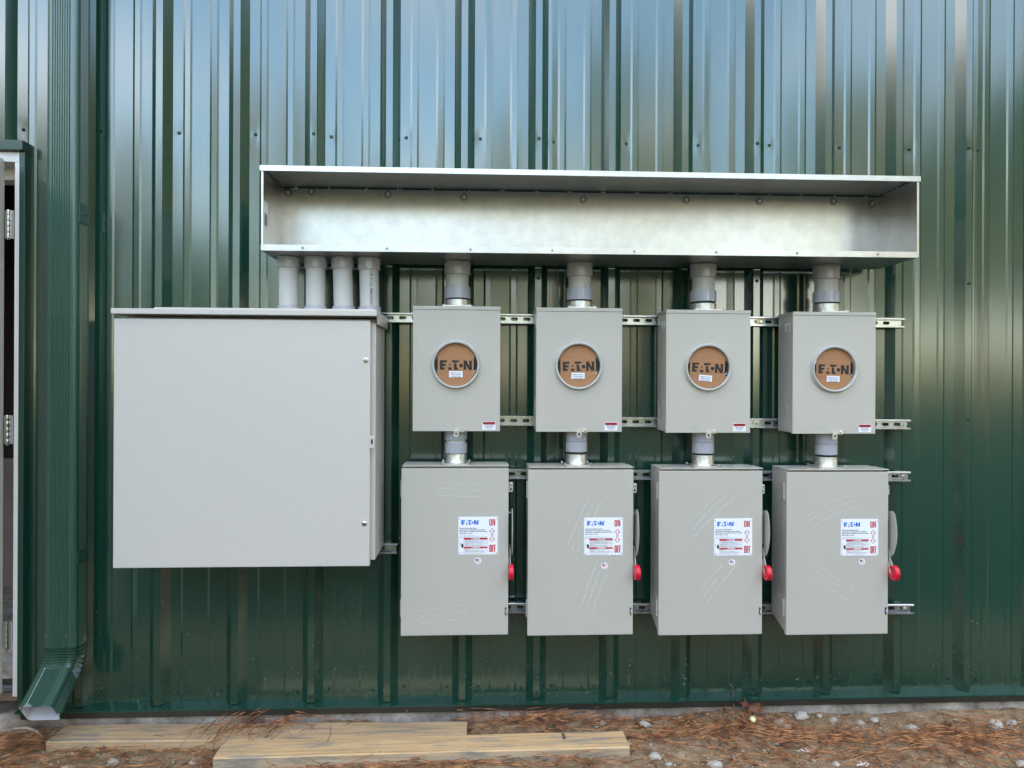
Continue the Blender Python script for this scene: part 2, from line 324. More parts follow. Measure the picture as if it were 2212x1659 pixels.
# ------------------------------------------------------------------ wood opposite (seen mirrored in the paint)
def woodland():
    mb = MB(); rng = np.random.RandomState(3); V = []; Fc = []; 
    trees = []
    for i in range(64):
        x = rng.uniform(-55, 60); az = math.degrees(math.atan2(x, 27))
        y = -27 - rng.uniform(0, 14)
        h = rng.uniform(7, 10.5)
        if az > 22: h = rng.uniform(15, 22); 
        elif -14 < az < -2 and rng.rand() < .3: h = rng.uniform(11, 16)
        elif az < -38: h = rng.uniform(12, 18)
        trees.append((x, y, h))
    for x, y, h in [(-9, -30, 15), (-4.5, -31, 12), (1.5, -29, 13.5), (6.5, -30, 17), (9, -33, 14), (-15, -31, 13), (-21, -29, 11)]: trees.append((x, y, h))
    for i in range(64):                      # the same wood closing in on both sides of the building
        sgn = -1 if i % 2 else 1; trees.append((sgn * rng.uniform(19, 32), rng.uniform(-25, 12), rng.uniform(12, 18)))
    for x, y, h in trees:
        mb.tube([(x, y, 0), (x + .1, y, h * .5), (x, y + .1, h * .92)], [.22 + h * .008, .14, .03], M['bark'], 6)
        n = int(220 + h * 55); cw = h * .20 + .7; base = h * (.12 if h < 10 else .30)
        t = rng.rand(n) ** .8; rad = cw * (1 - t * .8) * np.sqrt(rng.rand(n)) * (.75 + .5 * rng.rand(n)); a = rng.rand(n) * 6.283
        P = np.stack([x + rad * np.cos(a), y + rad * np.sin(a), base + (h - base) * t], 1)
        for p in P:
            s = rng.uniform(.16, .42); u = rng.normal(size=3); u /= np.linalg.norm(u); w_ = np.cross(u, rng.normal(size=3)); w_ /= np.linalg.norm(w_)
            k = len(V); V += [p + u * s, p + w_ * s * .6, p - u * s, p - w_ * s * .6]; Fc.append((k, k + 1, k + 2, k + 3))
    for i in range(0): pass
    # low scrub along the edge of the clearing
    for i in range(9000):
        p = np.array([rng.uniform(-60, 65), -26 - rng.uniform(0, 10), abs(rng.normal()) * 1.7])
        if i % 3 == 0: p = np.array([(26 + rng.uniform(0, 10)) * (1 if i % 2 else -1), rng.uniform(-28, 36), abs(rng.normal()) * 2])
        s = rng.uniform(.2, .5); u = rng.normal(size=3); u /= np.linalg.norm(u); w_ = np.cross(u, rng.normal(size=3)); w_ /= np.linalg.norm(w_)
        k = len(V); V += [p + u * s, p + w_ * s * .6, p - u * s, p - w_ * s * .6]; Fc.append((k, k + 1, k + 2, k + 3))
    mb.add(V, Fc, M['foliage'])
    o = mb.build('woodland', bevel=-1); tag(o, 'olive and tan wood on the far side of the clearing, mirrored in the green siding', 'woodland', kind='stuff')
woodland()

# ------------------------------------------------------------------ the steel building
RIB0 = W(998, 1480, .032).x
PIT = .3048
XT = W(45, 900, .0).x                      # edge of the doorway trim
ZHEAD = W(30, 315, .0).z
ZB = W(1029, 1504, 0).z
bld = thing('metal_building', (0, 0, 0), 'dark green ribbed metal building behind the grey electrical boxes', 'building')
LAPX = (671, 1158, 1637, 2107)
RS = random.Random(11)
def rib_x(k): return RIB0 + k * PIT
scr_rows = [W(1158, y, .032).z for y in (299, 601, 903, 1190)]
Z_TOPSCR = W(1191, 305, .0).z; Z_BOTSCR = W(1020, 1483, 0).z
screws = []                                 # x, z, d
for k in range(-7, 9):
    x = rib_x(k)
    if x + .065 > XT - .0 or True:
        screws.append((x + .065, Z_TOPSCR + RS.uniform(-.004, .004), 0))
    if x > XT:
        screws.append((x - .062, Z_BOTSCR + RS.uniform(-.008, .008), 0)); screws.append((x + .066, Z_BOTSCR + RS.uniform(-.008, .008), 0))
    if (k + 2) % 3 == 0 and x > XT:
        for i, z in enumerate(scr_rows): screws.append((x + .001, z, .032))
        screws.append((x, Z_BOTSCR - .013, .032))
def cladding():
    prof = []                               # (x, depth, sharp break)
    def seg(x0, d0, x1, d1, n):
        for i in range(n): t = i / n; prof.append((x0 + (x1 - x0) * t, d0 + (d1 - d0) * t))
    for k in range(-12, 12):
        x = rib_x(k); j = lambda a: RS.uniform(-a, a)
        a = x - .0133; b = x + .0133; hh = .032
        dl, dr = 0, 0; tl = j(.0004)
        p0 = x - .0413; p1 = x + .0413
        seg(p0, 0, a, hh + tl, 3); seg(a, hh + tl, b, hh - tl, 4)
        lap = (k + 2) % 3 == 0
        if lap: seg(b, hh - tl, b + .002, hh - .0035, 1); seg(b + .002, hh - .0035, p1, 0, 3)
        else: seg(b, hh - tl, p1, 0, 3)
        q0 = p1 + .040; q1 = q0 + .008; q2 = q1 + .020; q3 = q2 + .008
        r0 = q3 + .070; r1 = r0 + .008; r2 = r1 + .020; r3 = r2 + .008; pe = rib_x(k + 1) - .0413
        e1, e2, e3, e4 = j(.0007), j(.0009), j(.0009), j(.0007)
        if lap and k % 2: seg(p1, 0, p1 + .012, .0012, 1); seg(p1 + .012, .0012, q0, e1, 4)
        else: seg(p1, 0, q0, e1, 5)
        seg(q0, e1, q1, .0026 + e1, 1); seg(q1, .0026 + e1, q2, .0026 + e2, 3); seg(q2, .0026 + e2, q3, e2, 1)
        seg(q3, e2, r0, e3, 8)
        seg(r0, e3, r1, .0026 + e3, 1); seg(r1, .0026 + e3, r2, .0026 + e4, 3); seg(r2, .0026 + e4, r3, e4, 1)
        seg(r3, e4, pe, 0, 5)
    x0 = rib_x(-12); zs = np.unique(np.round(np.concatenate([np.arange(ZB, 2.2, .045), np.arange(2.2, 2.75, .012), np.arange(2.75, 4.9, .06), [Z_TOPSCR, ZHEAD]]), 4))
    bow = {}
    vs = []; P = prof; nx = len(P)
    sc = [(a, b) for a, b, d in screws if abs(b - Z_TOPSCR) < .02]
    for z in zs:
        for x, d in P:
            q = Vector((x, 0, z))
            amp = .0008 * noise.noise(Vector((x * 3.1, 1.7, z * .55))) + .00022 * noise.noise(Vector((x * 9, 8.7, z * 1.5)))
            dd = d + amp * (1 if d < .02 else .5)
            for a, b in sc:
                if abs(x - a) < .09 and abs(z - b) < .3:
                    ex = math.exp(-((x - a) / .018) ** 2 - ((z - b) / .035) ** 2); dd -= .0007 * ex
                    dd -= .0002 * math.exp(-((x - a) / .03) ** 2 - ((z - b) / .12) ** 2)
            zz = z
            if z == zs[0]: zz = z - .004 * noise.noise(Vector((x * 4, 0, 0)))
            vs.append((x, -dd, zz))
    fs = []
    xl = XT - 1.02
    for j in range(len(zs) - 1):
        for i in range(nx - 1):
            xm = (P[i][0] + P[i + 1][0]) / 2; zm = (zs[j] + zs[j + 1]) / 2
            if xl < xm < XT and zm < ZHEAD: continue
            fs.append((j * nx + i, j * nx + i + 1, (j + 1) * nx + i + 1, (j + 1) * nx + i))
    mb = MB(); mb.add(vs, fs, M['siding'], True)
    o = mb.build('siding', bld, sharp=9, bevel=-1); return o
cladding()
def screw_mesh():
    mb = MB(); mb.lathe([(.0070, 0), (.0070, .0010), (.0060, .0018)], (0, 0, 0), (0, -1, 0), M['screw'], 16)
    mb.lathe([(.0048, .002), (.0048, .0062), (.0040, .0072)], (0, 0, 0), (0, -1, 0), M['screw'], 6); return mb.build('screw', bld)
s0 = screw_mesh(); first = True
for x, z, d in screws:
    if x < -2.3 or x > 2.75: continue
    if z < ZHEAD and x < XT + .03: continue
    s = s0 if first else s0.copy()
    if not first: COL.objects.link(s); s.parent = bld
    first = False; s.location = (x, -d - .0002, z); s.rotation_euler = (RS.uniform(-.1, .1), RS.uniform(0, 1), RS.uniform(-.12, .12))
# base trim and drip edge, foundation
xl, xr = W(33, 1520, .05).x, 3.4
mb = MB()
zl = ZB - .010
mb.prism([(0.01, ZB + .004), (.01, ZB + .002), (-.052, zl - .002), (-.052, zl - .006), (-.0545, zl - .006), (-.0545, zl + .0005), (-.05, zl + .001)][::-1], (xl, 0, 0), (0, 1, 0), (0, 0, 1), (xr - xl, 0, 0), M['trim'])
mb.build('base_trim', bld)
mb = MB(); mb.prism([(-.0515, zl - .007), (-.049, zl - .030), (-.02, zl - .033), (.01, zl - .007)], (xl + .02, 0, 0), (0, 1, 0), (0, 0, 1), (xr - xl - .02, 0, 0), M['trimdark']); mb.build('drip_edge', bld)
mb = MB(); 
nseg = 220; vs = []; 
fx0, fx1 = -4.2, 4.2
for i in range(nseg + 1):
    x = fx0 + (fx1 - fx0) * i / nseg
    for j, z in enumerate((-.25, -.02, .0, .02, .04, zl - .026)):
        vs.append((x, -.030 - .004 * noise.noise(Vector((x * 14, z * 30, 2))), z))
mb.add(vs, [(i * 6 + j, (i + 1) * 6 + j, (i + 1) * 6 + j + 1, i * 6 + j + 1) for i in range(nseg) for j in range(5)], M['conc'], True)
mb.box((fx0, -.0295 + .006, -.25), (fx1, .5, zl - .026), M['conc'])
mb.build('foundation', bld, bevel=-1, sharp=60)
# shell behind the siding
mb = MB()
mb.box((-9, .1, -.1), (-8.9, 9, 5.2), M['roof']); mb.box((9.4, .1, -.1), (9.5, 9, 5.2), M['roof']); mb.box((-9, 9, -.1), (9.5, 9.1, 5.2), M['roof'])
mb.box((-9, .0, -.1), (rib_x(-12) + .02, .1, 5.2), M['roof']); mb.box((rib_x(12) - .05, .0, -.1), (9.5, .1, 5.2), M['roof'])
mb.build('shell_wall', bld)
mb = MB()
mb.prism([(-.35, 4.88), (4.6, 8.4), (9.6, 4.88), (9.6, 4.96), (4.6, 8.5), (-.35, 4.98)], (-9.2, 0, 0), (0, 1, 0), (0, 0, 1), (18.9, 0, 0), M['roof'])
mb.build('roof', bld)  # ridge is out of view, raised to lengthen the shadow over the clearing
# doorway
jx0, jx1 = W(27.5, 900, .045).x, W(39, 900, .045).x
tx1 = W(51, 900, .045).x
zhb, zht = W(30, 325, .05).z, W(30, 304, .05).z
zf = W(20, 1503, .03).z
mb = MB(); mb.box((XT - 1.2, -.062, zhb), (tx1 + .001, .01, zht), M['trim']); mb.box((jx1, -.045, zf - .03), (tx1, .01, zhb - .0005), M['trim'])
dtrim = mb.build('door_trim', bld, bevel=.0015)
mb = MB(); zb2 = W(30, 349.5, .04).z
mb.box((XT - 1.0, -.040, zb2), (jx1 - .0006, .12, zhb - .002), M['frame']); mb.box((jx0, -.0395, zf), (jx1 - .0006, .12, zb2 - .0006), M['frame'])
mb.box((jx0 - .6, .04, zb2 - .05), (jx0 - .001, .12, zb2 - .0006), M['frame'])
dfr = mb.build('door_frame', bld, bevel=.0015)
mb = MB(); mb.box((XT - .95, -.02, zf - .025), (jx1, .14, zf - .001), M['bolt'])
for i in range(5): mb.box((XT - .95, -.012 + i * .018, zf - .001), (jx0 - .001, -.004 + i * .018, zf + .004), M['bolt'])
mb.build('threshold', bld)
mb = MB()
ix0, ix1 = XT - 1.1, jx0 + .35
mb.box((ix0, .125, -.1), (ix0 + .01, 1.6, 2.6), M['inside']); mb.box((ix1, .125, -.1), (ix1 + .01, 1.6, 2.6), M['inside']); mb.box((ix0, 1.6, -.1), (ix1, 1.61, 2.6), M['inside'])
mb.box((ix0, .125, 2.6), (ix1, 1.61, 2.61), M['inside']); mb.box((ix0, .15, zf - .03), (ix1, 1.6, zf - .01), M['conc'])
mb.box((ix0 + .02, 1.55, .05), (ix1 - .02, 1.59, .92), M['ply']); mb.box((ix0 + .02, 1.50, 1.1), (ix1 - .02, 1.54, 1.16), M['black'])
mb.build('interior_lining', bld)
lx = W(8, 900, .03).x
door = MB(); door.box((lx - .045, -.94, zf + .012), (lx, -.03, W(8, 344, .03).z), M['leaf_'])
door = door.build('door', bld, bevel=.002)
for y0, y1 in ((454, 517), (896, 960), (1340, 1403)):
    h = MB(); z1, z0 = W(15, y0, .04).z, W(15, y1, .04).z
    hx = W(16, 900, .05).x; l0, l1 = W(7.5, 900, .05).x, W(25, 900, .05).x
    h.box((l0, -.046, z0 + .004), (hx - .004, -.0425, z1 - .004), M['bolt']); h.box((hx + .004, -.0475, z0 + .002), (l1, -.0405, z1 - .002), M['bolt'])
    n = 5
    for i in range(n):
        a = z0 + (z1 - z0) * i / n; b = z0 + (z1 - z0) * (i + 1) / n
        h.lathe([(.0068, a + .0006), (.0072, a + .002), (.0072, b - .002), (.0068, b - .0006)], (hx, -.05, 0), (0, 0, 1), M['bolt'], 14)
    h.lathe([(.004, z0 - .004), (.006, z0), (.006, z0 + .001)], (hx, -.05, 0), (0, 0, 1), M['bolt'], 12)
    h.build('hinge', door)

# ------------------------------------------------------------------ downspout
sx0, sx1 = W(96.5, 900, .13).x, W(165, 900, .13).x
scx = (sx0 + sx1) / 2; sw = (sx1 - sx0) / 2
spd0, spd1 = .034, .132; sdc, sh = (spd0 + spd1) / 2, (spd1 - spd0) / 2
def spout_section(k=1., flute=1.):
    pts = []; cr = .014
    def side(a, b, n, fl):
        ax, ay = a; bx, by = b; L_ = math.hypot(bx - ax, by - ay); nx_, ny_ = (by - ay) / L_, -(bx - ax) / L_
        m = n * 4
        for i in range(m):
            t = (i + .0) / m; e = 0
            if .12 < t < .84: e = -fl * .0030 * (1 if (i % 4) in (1, 2) else 0)
            pts.append((ax + (bx - ax) * t + nx_ * e, ay + (by - ay) * t + ny_ * e))
    w_, h_ = sw * k, sh * k
    side((-w_ + cr, h_), (w_ - cr, h_), 10, -1 * -flute) if False else None
    # front (towards viewer, +v), right, back, left ; traversed clockwise
    side((-w_ + cr, h_), (w_ - cr, h_), 10, -flute)
    for i in range(1, 4): t = R(90 - i * 22.5); pts.append((w_ - cr + cr * math.cos(t), h_ - cr + cr * math.sin(t)))
    side((w_, h_ - cr), (w_, -h_ + cr), 8, -flute)
    for i in range(1, 4): t = R(0 - i * 22.5); pts.append((w_ - cr + cr * math.cos(t), -h_ + cr + cr * math.sin(t)))
    side((w_ - cr, -h_), (-w_ + cr, -h_), 8, 0)
    for i in range(1, 4): t = R(-90 - i * 22.5); pts.append((-w_ + cr + cr * math.cos(t), -h_ + cr + cr * math.sin(t)))
    side((-w_, -h_ + cr), (-w_, h_ - cr), 8, -flute)
    for i in range(1, 4): t = R(180 - i * 22.5); pts.append((-w_ + cr + cr * math.cos(t), h_ - cr + cr * math.sin(t)))
    return pts
def loft(mb, rings, m, flip=False):
    n = len(rings[0]); vs = [p for r in rings for p in r]
    mb.add(vs, [(j * n + i, j * n + (i + 1) % n, (j + 1) * n + (i + 1) % n, (j + 1) * n + i) for j in range(len(rings) - 1) for i in range(n)], m, True)
spout = thing('downspout', (scx, -sdc, 0), 'fluted dark green downspout beside the doorway, its white mouth turned out above the soil', 'downspout')
zbend = W(130, 1397, .13).z
mb = MB(); S1 = spout_section(); S1b = spout_section(1.03)
zz = [4.8, 3.6, 2.6, 2.45, 1.6, .9, zbend + .055]
loft(mb, [[Vector((a, -b, z)) for a, b in S1] for z in zz], M['spout']); pipe = mb.build('pipe', spout, bevel=-1, sharp=25)
for x_ in (-.045, .03):
    mb = MB(); mb.lathe([(.0025, 0), (.0025, .002)], (x_, -sh - .003, zbend + .045), (0, -1, 0), M['bolt'], 8); mb.build('rivet', spout)
mb = MB(); rings = [[Vector((a, -b, zbend + .056)) for a, b in S1b], [Vector((a, -b, zbend)) for a, b in S1b]]
Rb, Lb, AN = .135, .150, R(52)
def frame_at(s):                             # s: arc angle
    c = Vector((0, -(Rb * (1 - math.cos(s))), zbend - Rb * math.sin(s))); t = Vector((0, -math.sin(s), -math.cos(s))); nrm = Vector((0, -math.cos(s), math.sin(s)))
    return c, t, nrm
nc = 8
for i in range(nc):
    for k, kk in ((.10, 1.055), (.80, 1.0), (.95, .925)):
        s = AN * (i + k) / nc; c, t, nr = frame_at(s); rings.append([c + X_ * a * kk + nr * b * kk for a, b in S1])
c, t, nr = frame_at(AN)
for k, kk in ((.0, 1.0), (.5, 1.), (.96, 1.), (1., 1.02)):
    rings.append([c + t * Lb * k + X_ * a * kk + nr * b * kk for a, b in S1])
loft(mb, rings, M['spout']); elbow = mb.build('elbow', spout, bevel=-1, sharp=25)
mb = MB(); Si = spout_section(.965)
loft(mb, [[c + t * Lb * k + X_ * a * kk + nr * b * kk for a, b in Si] for k, kk in ((1.0, 1.05), (.9, 1.), (.4, 1.), (-.2, 1))], M['spoutin'])
mb.build('lining', spout, bevel=-1, sharp=20)
for y0, y1 in ((440, 482), (1188, 1215)):
    z1, z0 = W(180, y0, .1).z, W(180, y1, .1).z
    mb = MB(); mb.box((sw + .0005, -sh + .012, z0), (sw + .003, sh - .012, z1), M['spout']); mb.lathe([(.005, 0), (.005, .003), (.003, .005)], (sw + .003, .01, (z0 + z1) / 2), (1, 0, 0), M['screw'], 8); mb.build('strap', spout)

# ------------------------------------------------------------------ strut rails
def strut(p0, p1, label, slots_from=.02, bolts=()):
    d0 = .034; h = .0415; dep = .0215
    A, B = W(*p0, d0 + dep), W(*p1, d0 + dep); Ln = (B - A).length; ang = math.atan2(B.z - A.z, B.x - A.x)
    t = thing('strut_rail', (A.x, -d0, A.z), label, 'strut rail', 'galvanised strut rails on the green siding', (0, -ang, 0))
    mb = MB(); th = .0025; g = M['strut']; a = h / 2
    # web with punched slots
    sl_w, sl_h, pit = .0145, .0068, .0505
    x = slots_from; xs = [0]; holes = []
    while x + sl_w + .008 < Ln:
        holes.append(x); x += pit
    e = 0; 
    for hx in holes:
        if hx - .016 > e: mb.box((e, -th, -a + th), (hx - .016 + .0, 0, a - th), g)
        # plate around the slot, drilled as a ring of quads
        out = [(-.016, -(a - th)), (.016 + 0, -(a - th)), (.016, a - th), (-.016, a - th)]
        N = 24; inn = []; ou = []
        for i in range(N):
            tt = 2 * math.pi * (i + .5) / N; cx_ = (sl_w - sl_h) * (1 if math.cos(tt) > 0 else -1)
            inn.append((cx_ + sl_h * math.cos(tt), sl_h * math.sin(tt)))
            ux, uz = math.cos(tt), math.sin(tt); k_ = min(.016 / max(abs(ux), 1e-6), (a - th) / max(abs(uz), 1e-6)); ou.append((ux * k_, uz * k_))
        vs = [(hx + p[0], -th, p[1]) for p in inn] + [(hx + p[0], -th, p[1]) for p in ou] + [(hx + p[0], 0, p[1]) for p in inn]
        mb.add(vs, [(i, (i + 1) % N, N + (i + 1) % N, N + i) for i in range(N)] + [(i, 2 * N + i, 2 * N + (i + 1) % N, (i + 1) % N) for i in range(N)], g)
        e = hx + .016
    if e < Ln - .006: mb.box((e, -th, -a + th), (Ln - .006, 0, a - th), g)
    for sgn in (-1, 1):
        prof = [(0, a), (-dep + .002, a), (-dep, a - .002), (-dep, a - .0075), (-dep + .005, a - .0085), (-dep + .005, a - .0065), (-dep + .0025, a - .0055), (-dep + .0028, a - .003), (0, a - .0026)]
        mb.prism([(p[0], p[1] * sgn) for p in prof], (0, 0, 0), (0, 1, 0), (0, 0, 1), (Ln, 0, 0), g)
    mb.build('channel', t)
    for px, py, m_ in bolts:
        q = W(px, py, d0 + .003); lx_ = (q.x - A.x) / math.cos(ang)
        b = MB(); b.lathe([(.003, 0), (.0155, 0), (.0165, .001), (.0155, .0022), (.003, .0022)], (lx_, -th, 0), (0, -1, 0), m_, 24)
        b.lathe([(.0075, .0022), (.0075, .0075), (.006, .009)], (lx_, -th, 0), (0, -1, 0), M['bolt'], 6); b.lathe([(.003, .009), (.003, .013)], (lx_, -th, 0), (0, -1, 0), M['bolt'], 10); b.build('bolt', t)
strut((700, 684), (1955.5, 697.5), 'topmost galvanised strut rail running behind the four meter boxes', .009, [(1642, 694, M['brass'])])
strut((905, 907), (1967.6, 917.5), 'second strut rail down, crossing behind the lower ends of the meter boxes', .031, [(1635, 915, M['bolt']), (1952, 917, M['bolt'])])
strut((878, 1023), (1967.6, 1030), 'third strut rail down, behind the tops of the four safety switches', .022, [(1953.6, 1029.6, M['bolt'])])
strut((875, 1314), (1974.6, 1317), 'lowest long strut rail, crossing behind the bottoms of the safety switches', .012, [(1956.4, 1316, M['bolt'])])
strut((500, 1183), (858, 1186), 'short strut rail end sticking out at the lower right of the big cabinet', .04, [(840, 1186, M['bolt'])])

# ------------------------------------------------------------------ wiring trough
TD0, TD1 = .062, .335
a, b = W(562, 357, TD1), W(1990, 381, TD1); c_, d_ = W(565, 541, TD1), W(1982, 557, TD1)
tw = (b - a).length; tang = math.atan2(b.z - a.z, b.x - a.x); tang = (tang + math.atan2(d_.z - c_.z, d_.x - c_.x)) / 2
cen = (a + b + c_ + d_) / 4; th_ = ((a.z - c_.z) + (b.z - d_.z)) / 2
tr = thing('wiring_trough', (cen.x, -TD0, cen.z), 'long open galvanised wiring trough above all the boxes, its inside scuffed and bare', 'wiring trough', rot=(0, -tang, 0))
hw, hh = tw / 2, th_ / 2; dd = TD1 - TD0; t2 = .002; g = M['galv']
mb = MB(); mb.box((-hw + .006, -t2, -hh + .004), (hw - .006, 0, hh - .004), g); mb.build('back_panel', tr)
mb = MB(); mb.box((-hw, -dd, hh - t2), (hw, 0, hh), g); mb.box((-hw, -dd - t2, hh - .020), (hw, -dd - .0002, hh), g); mb.build('top_panel', tr, bevel=.0006)
mb = MB(); mb.box((-hw + .0045, -dd + .001, -hh), (hw - .0095, 0, -hh + t2), g); mb.box((-hw + .0045, -dd - t2 + .001, -hh), (hw - .0095, -dd + .0008, -hh + .022), g); mb.build('bottom_panel', tr, bevel=.0006)
for s in (-1, 1):
    mb = MB(); xo = s * (hw - .0055); mb.box((min(xo, xo - s * t2), -dd + .002, -hh + .003), (max(xo, xo - s * t2), -.0005, hh - t2 - .001), g)
    mb.box((min(xo, xo - s * .007), -dd + .0024, -hh + .0225), (max(xo, xo - s * .007), -dd + .004, hh - .0205), g)
    e = mb.build('end_panel', tr)
    if s < 0:
        st = MB(); st.box((xo + t2 + .0002, -dd + .025, -.06), (xo + t2 + .0006, -dd + .075, .035), M['white'])
        for i in range(8): st.box((xo + t2 + .0007, -dd + .03 + i * .005, -.055), (xo + t2 + .0009, -dd + .0315 + i * .005 + .001 * (i % 3), -.01), M['print_k'])
        put_text(st, 'S12', Vector((xo + t2 + .0009, -dd + .034, .012)), .02, M['print_k'], u=(0, 1, 0)) if False else None
        st.build('shipping_label', e)
# dark folded seam with spot welds along the top of the back panel
mb = MB(); mb.box((-hw + .01, -t2 - .0028, hh - .0078), (hw - .01, -t2 - .0002, hh - .0030), M['seam'])
for s in (-1, 1): mb.box((s * (hw - .0076) - .0013, -dd + .03, hh - .0072), (s * (hw - .0076) + .0013, -t2 - .003, hh - .0045), M['seam'])
mb.build('seam', tr)
def local(px, py, d):                         # point of the trough's own frame
    q = W(px, py, d); v = Vector((q.x - cen.x, -(d - TD0), q.z - cen.z)); return Matrix.Rotation(tang, 4, 'Y') @ v
rw = random.Random(5)
wx = [-hw + .06 + i * (2 * hw - .12) / 17 for i in range(18)]
for x in wx:
    mb = MB()
    for k in range(4): mb.lathe([(.0, .0), (.004, .001), (.003, .0045), (.0, .005)], (x + rw.uniform(-.008, .008), -.004, hh - .007 + rw.uniform(-.003, .002)), (0, -1, rw.uniform(-.5, .2)), M['bolt'], 7)
    mb.build('weld', tr)
for s in (-1, 1):
    for yy in (.06, .14):
        mb = MB()
        for k in range(3): mb.lathe([(0, 0), (.004, .001), (.003, .004), (0, .005)], (s * (hw - .010), -yy + rw.uniform(-.006, .006), hh - .008), (-s, 0, -.3), M['bolt'], 7)
        mb.build('weld', tr)
for px, py in ((623, 416), (673, 414), (838, 420), (1002, 426), (1260, 431), (1482, 432), (1640, 435), (1800, 435), (1883, 440)):
    q = local(px, py, TD0 + .003); mb = MB(); mb.lathe([(.003, 0), (.0165, 0), (.0165, .0018), (.012, .002), (.012, .0014), (.003, .0014)], (q.x, -t2, q.z), (0, -1, 0), M['dsteel'], 24)
    mb.lathe([(.0065, .0014), (.0065, .007), (.0055, .008), (.003, .0065), (0, .0065)], (q.x, -t2, q.z), (0, -1, 0), M['bolt'], 10); mb.build('bolt', tr)
for px, py in ((654, 535), (836, 540), (1016, 543), (1193, 545), (1370, 547), (1547, 549), (1722, 551), (1896, 553)):
    q = local(px, py, TD1); mb = MB(); mb.lathe([(.0045, 0), (.0045, .002), (.0035, .0035), (.0012, .0038), (0, .0025)], (q.x, -dd - t2 + .001, -hh + .012), (0, -1, 0), M['dsteel'], 12); mb.build('screw', tr)

# ------------------------------------------------------------------ boxes
def rect(p0, p1, d):
    a = W(*p0, d); b = W(*p1, d); return a.x, b.x, b.z, a.z
FB = .060
# ---- big cabinet
CF = .332
x0, x1, z0, z1 = rect((246, 684), (798, 1223), CF)
cb = thing('electrical_cabinet', (x0, -FB, z0), 'large square blank light grey electrical cabinet, the biggest box on the wall', 'cabinet')
cwd, chh, cdp = x1 - x0, z1 - z0, CF - FB; g = M['greycab']
bx1 = W(811, 950, CF - .025).x - x0
mb = MB(); mb.box((.012, -cdp + .028, .016), (bx1, 0, chh - .012), g); mb.box((.013, -cdp + .07, chh - .011), (bx1 - .001, -.001, chh + .006), g); mb.build('body', cb, bevel=.002)
mb = MB(); mb.box((0, -cdp, 0), (cwd, -cdp + .022, chh - .006), g); dr = mb.build('door', cb, bevel=.0025)
cap = MB(); cz = W(500, 684, CF).z - z0; capz = .0225
cx1 = W(814, 690, CF + .012).x - x0
cap.box((-.0045, -cdp - .014, cz + .006), (cx1, -.03, cz + .006 + capz - .003), g)
cap.box((W(333, 668, .3).x - x0, -cdp + .03, cz + .006 + capz), (cx1 - .012, -.0, cz + .006 + capz + .006), g)
# flared end of the rain hood
cap.prism([(-cdp + .0, 0), (-cdp + .02, -.045), (-.02, -.045), (0, 0)], (cx1 - .004, 0, cz + .022), (0, 1, 0), (0, 0, 1), (.010, 0, 0), g)
cap.build('rain_hood', cb, bevel=.0015)
for px, py in ((790, 778), (787, 1131)):
    q = W(px, py, CF); s = MB(); c3 = (q.x - x0, -cdp - .0002, q.z - z0)
    s.lathe([(.0095, 0), (.0095, .001), (.0085, .0016)], c3, (0, -1, 0), M['bolt'], 20); s.lathe([(.0062, .0016), (.0062, .005), (.005, .0062)], c3, (0, -1, 0), M['bolt'], 16)
    s.box((c3[0] - .005, c3[1] - .0066, c3[2] - .0008), (c3[0] + .005, c3[1] - .0061, c3[2] + .0008), M['black']); s.build('screw', cb)
q0, q1 = W(799, 940, CF - .01), W(810, 967, CF - .01)
s = MB(); s.box((q0.x - x0, -cdp - .004, q1.z - z0), (q1.x - x0, -cdp + .0, q0.z - z0), g); s.box((q0.x - x0 + .006, -cdp - .0045, q1.z - z0 + .014), (q1.x - x0 - .0062, -cdp - .0041, q0.z - z0 - .014), M['black']); s.build('latch_tab', cb, bevel=.002)

# ---- meter boxes
MF = .200
mrects = [((894.5, 662), (1078, 930)), ((1160, 665), (1342, 932)), ((1438, 668), (1621.6, 935.6)), ((1712, 672), (1891.7, 938))]
mr = [rect(*r_, MF) for r_ in mrects]; mw = sum(r_[1] - r_[0] for r_ in mr) / 4; mh = sum(r_[3] - r_[2] for r_ in mr) / 4; md = MF - FB
PXM = (DC - MF) / F                                          # metres per pixel at the front of the meter boxes
mlab = ['grey meter box with cardboard EATON disc, leftmost of the four meter boxes', 'second meter box from the left, cardboard disc in its ring, stray wire at its top left corner',
        'third meter box from the left, its cardboard disc label sitting crooked', 'rightmost meter box, wide left side with knockouts, cardboard disc creased']
mlab = ['leftmost grey meter box, nearest to the big cabinet, brown cardboard disc in its ring',
        'second grey meter box from the left, brown cardboard disc in its ring',
        'third grey meter box from the left, its white disc sticker sitting crooked',
        'rightmost grey meter box, round knockouts showing on its broad left side']
RCX, RCZ = 92 * PXM, mh - 126 * PXM; RO, RI = .0945, .0825
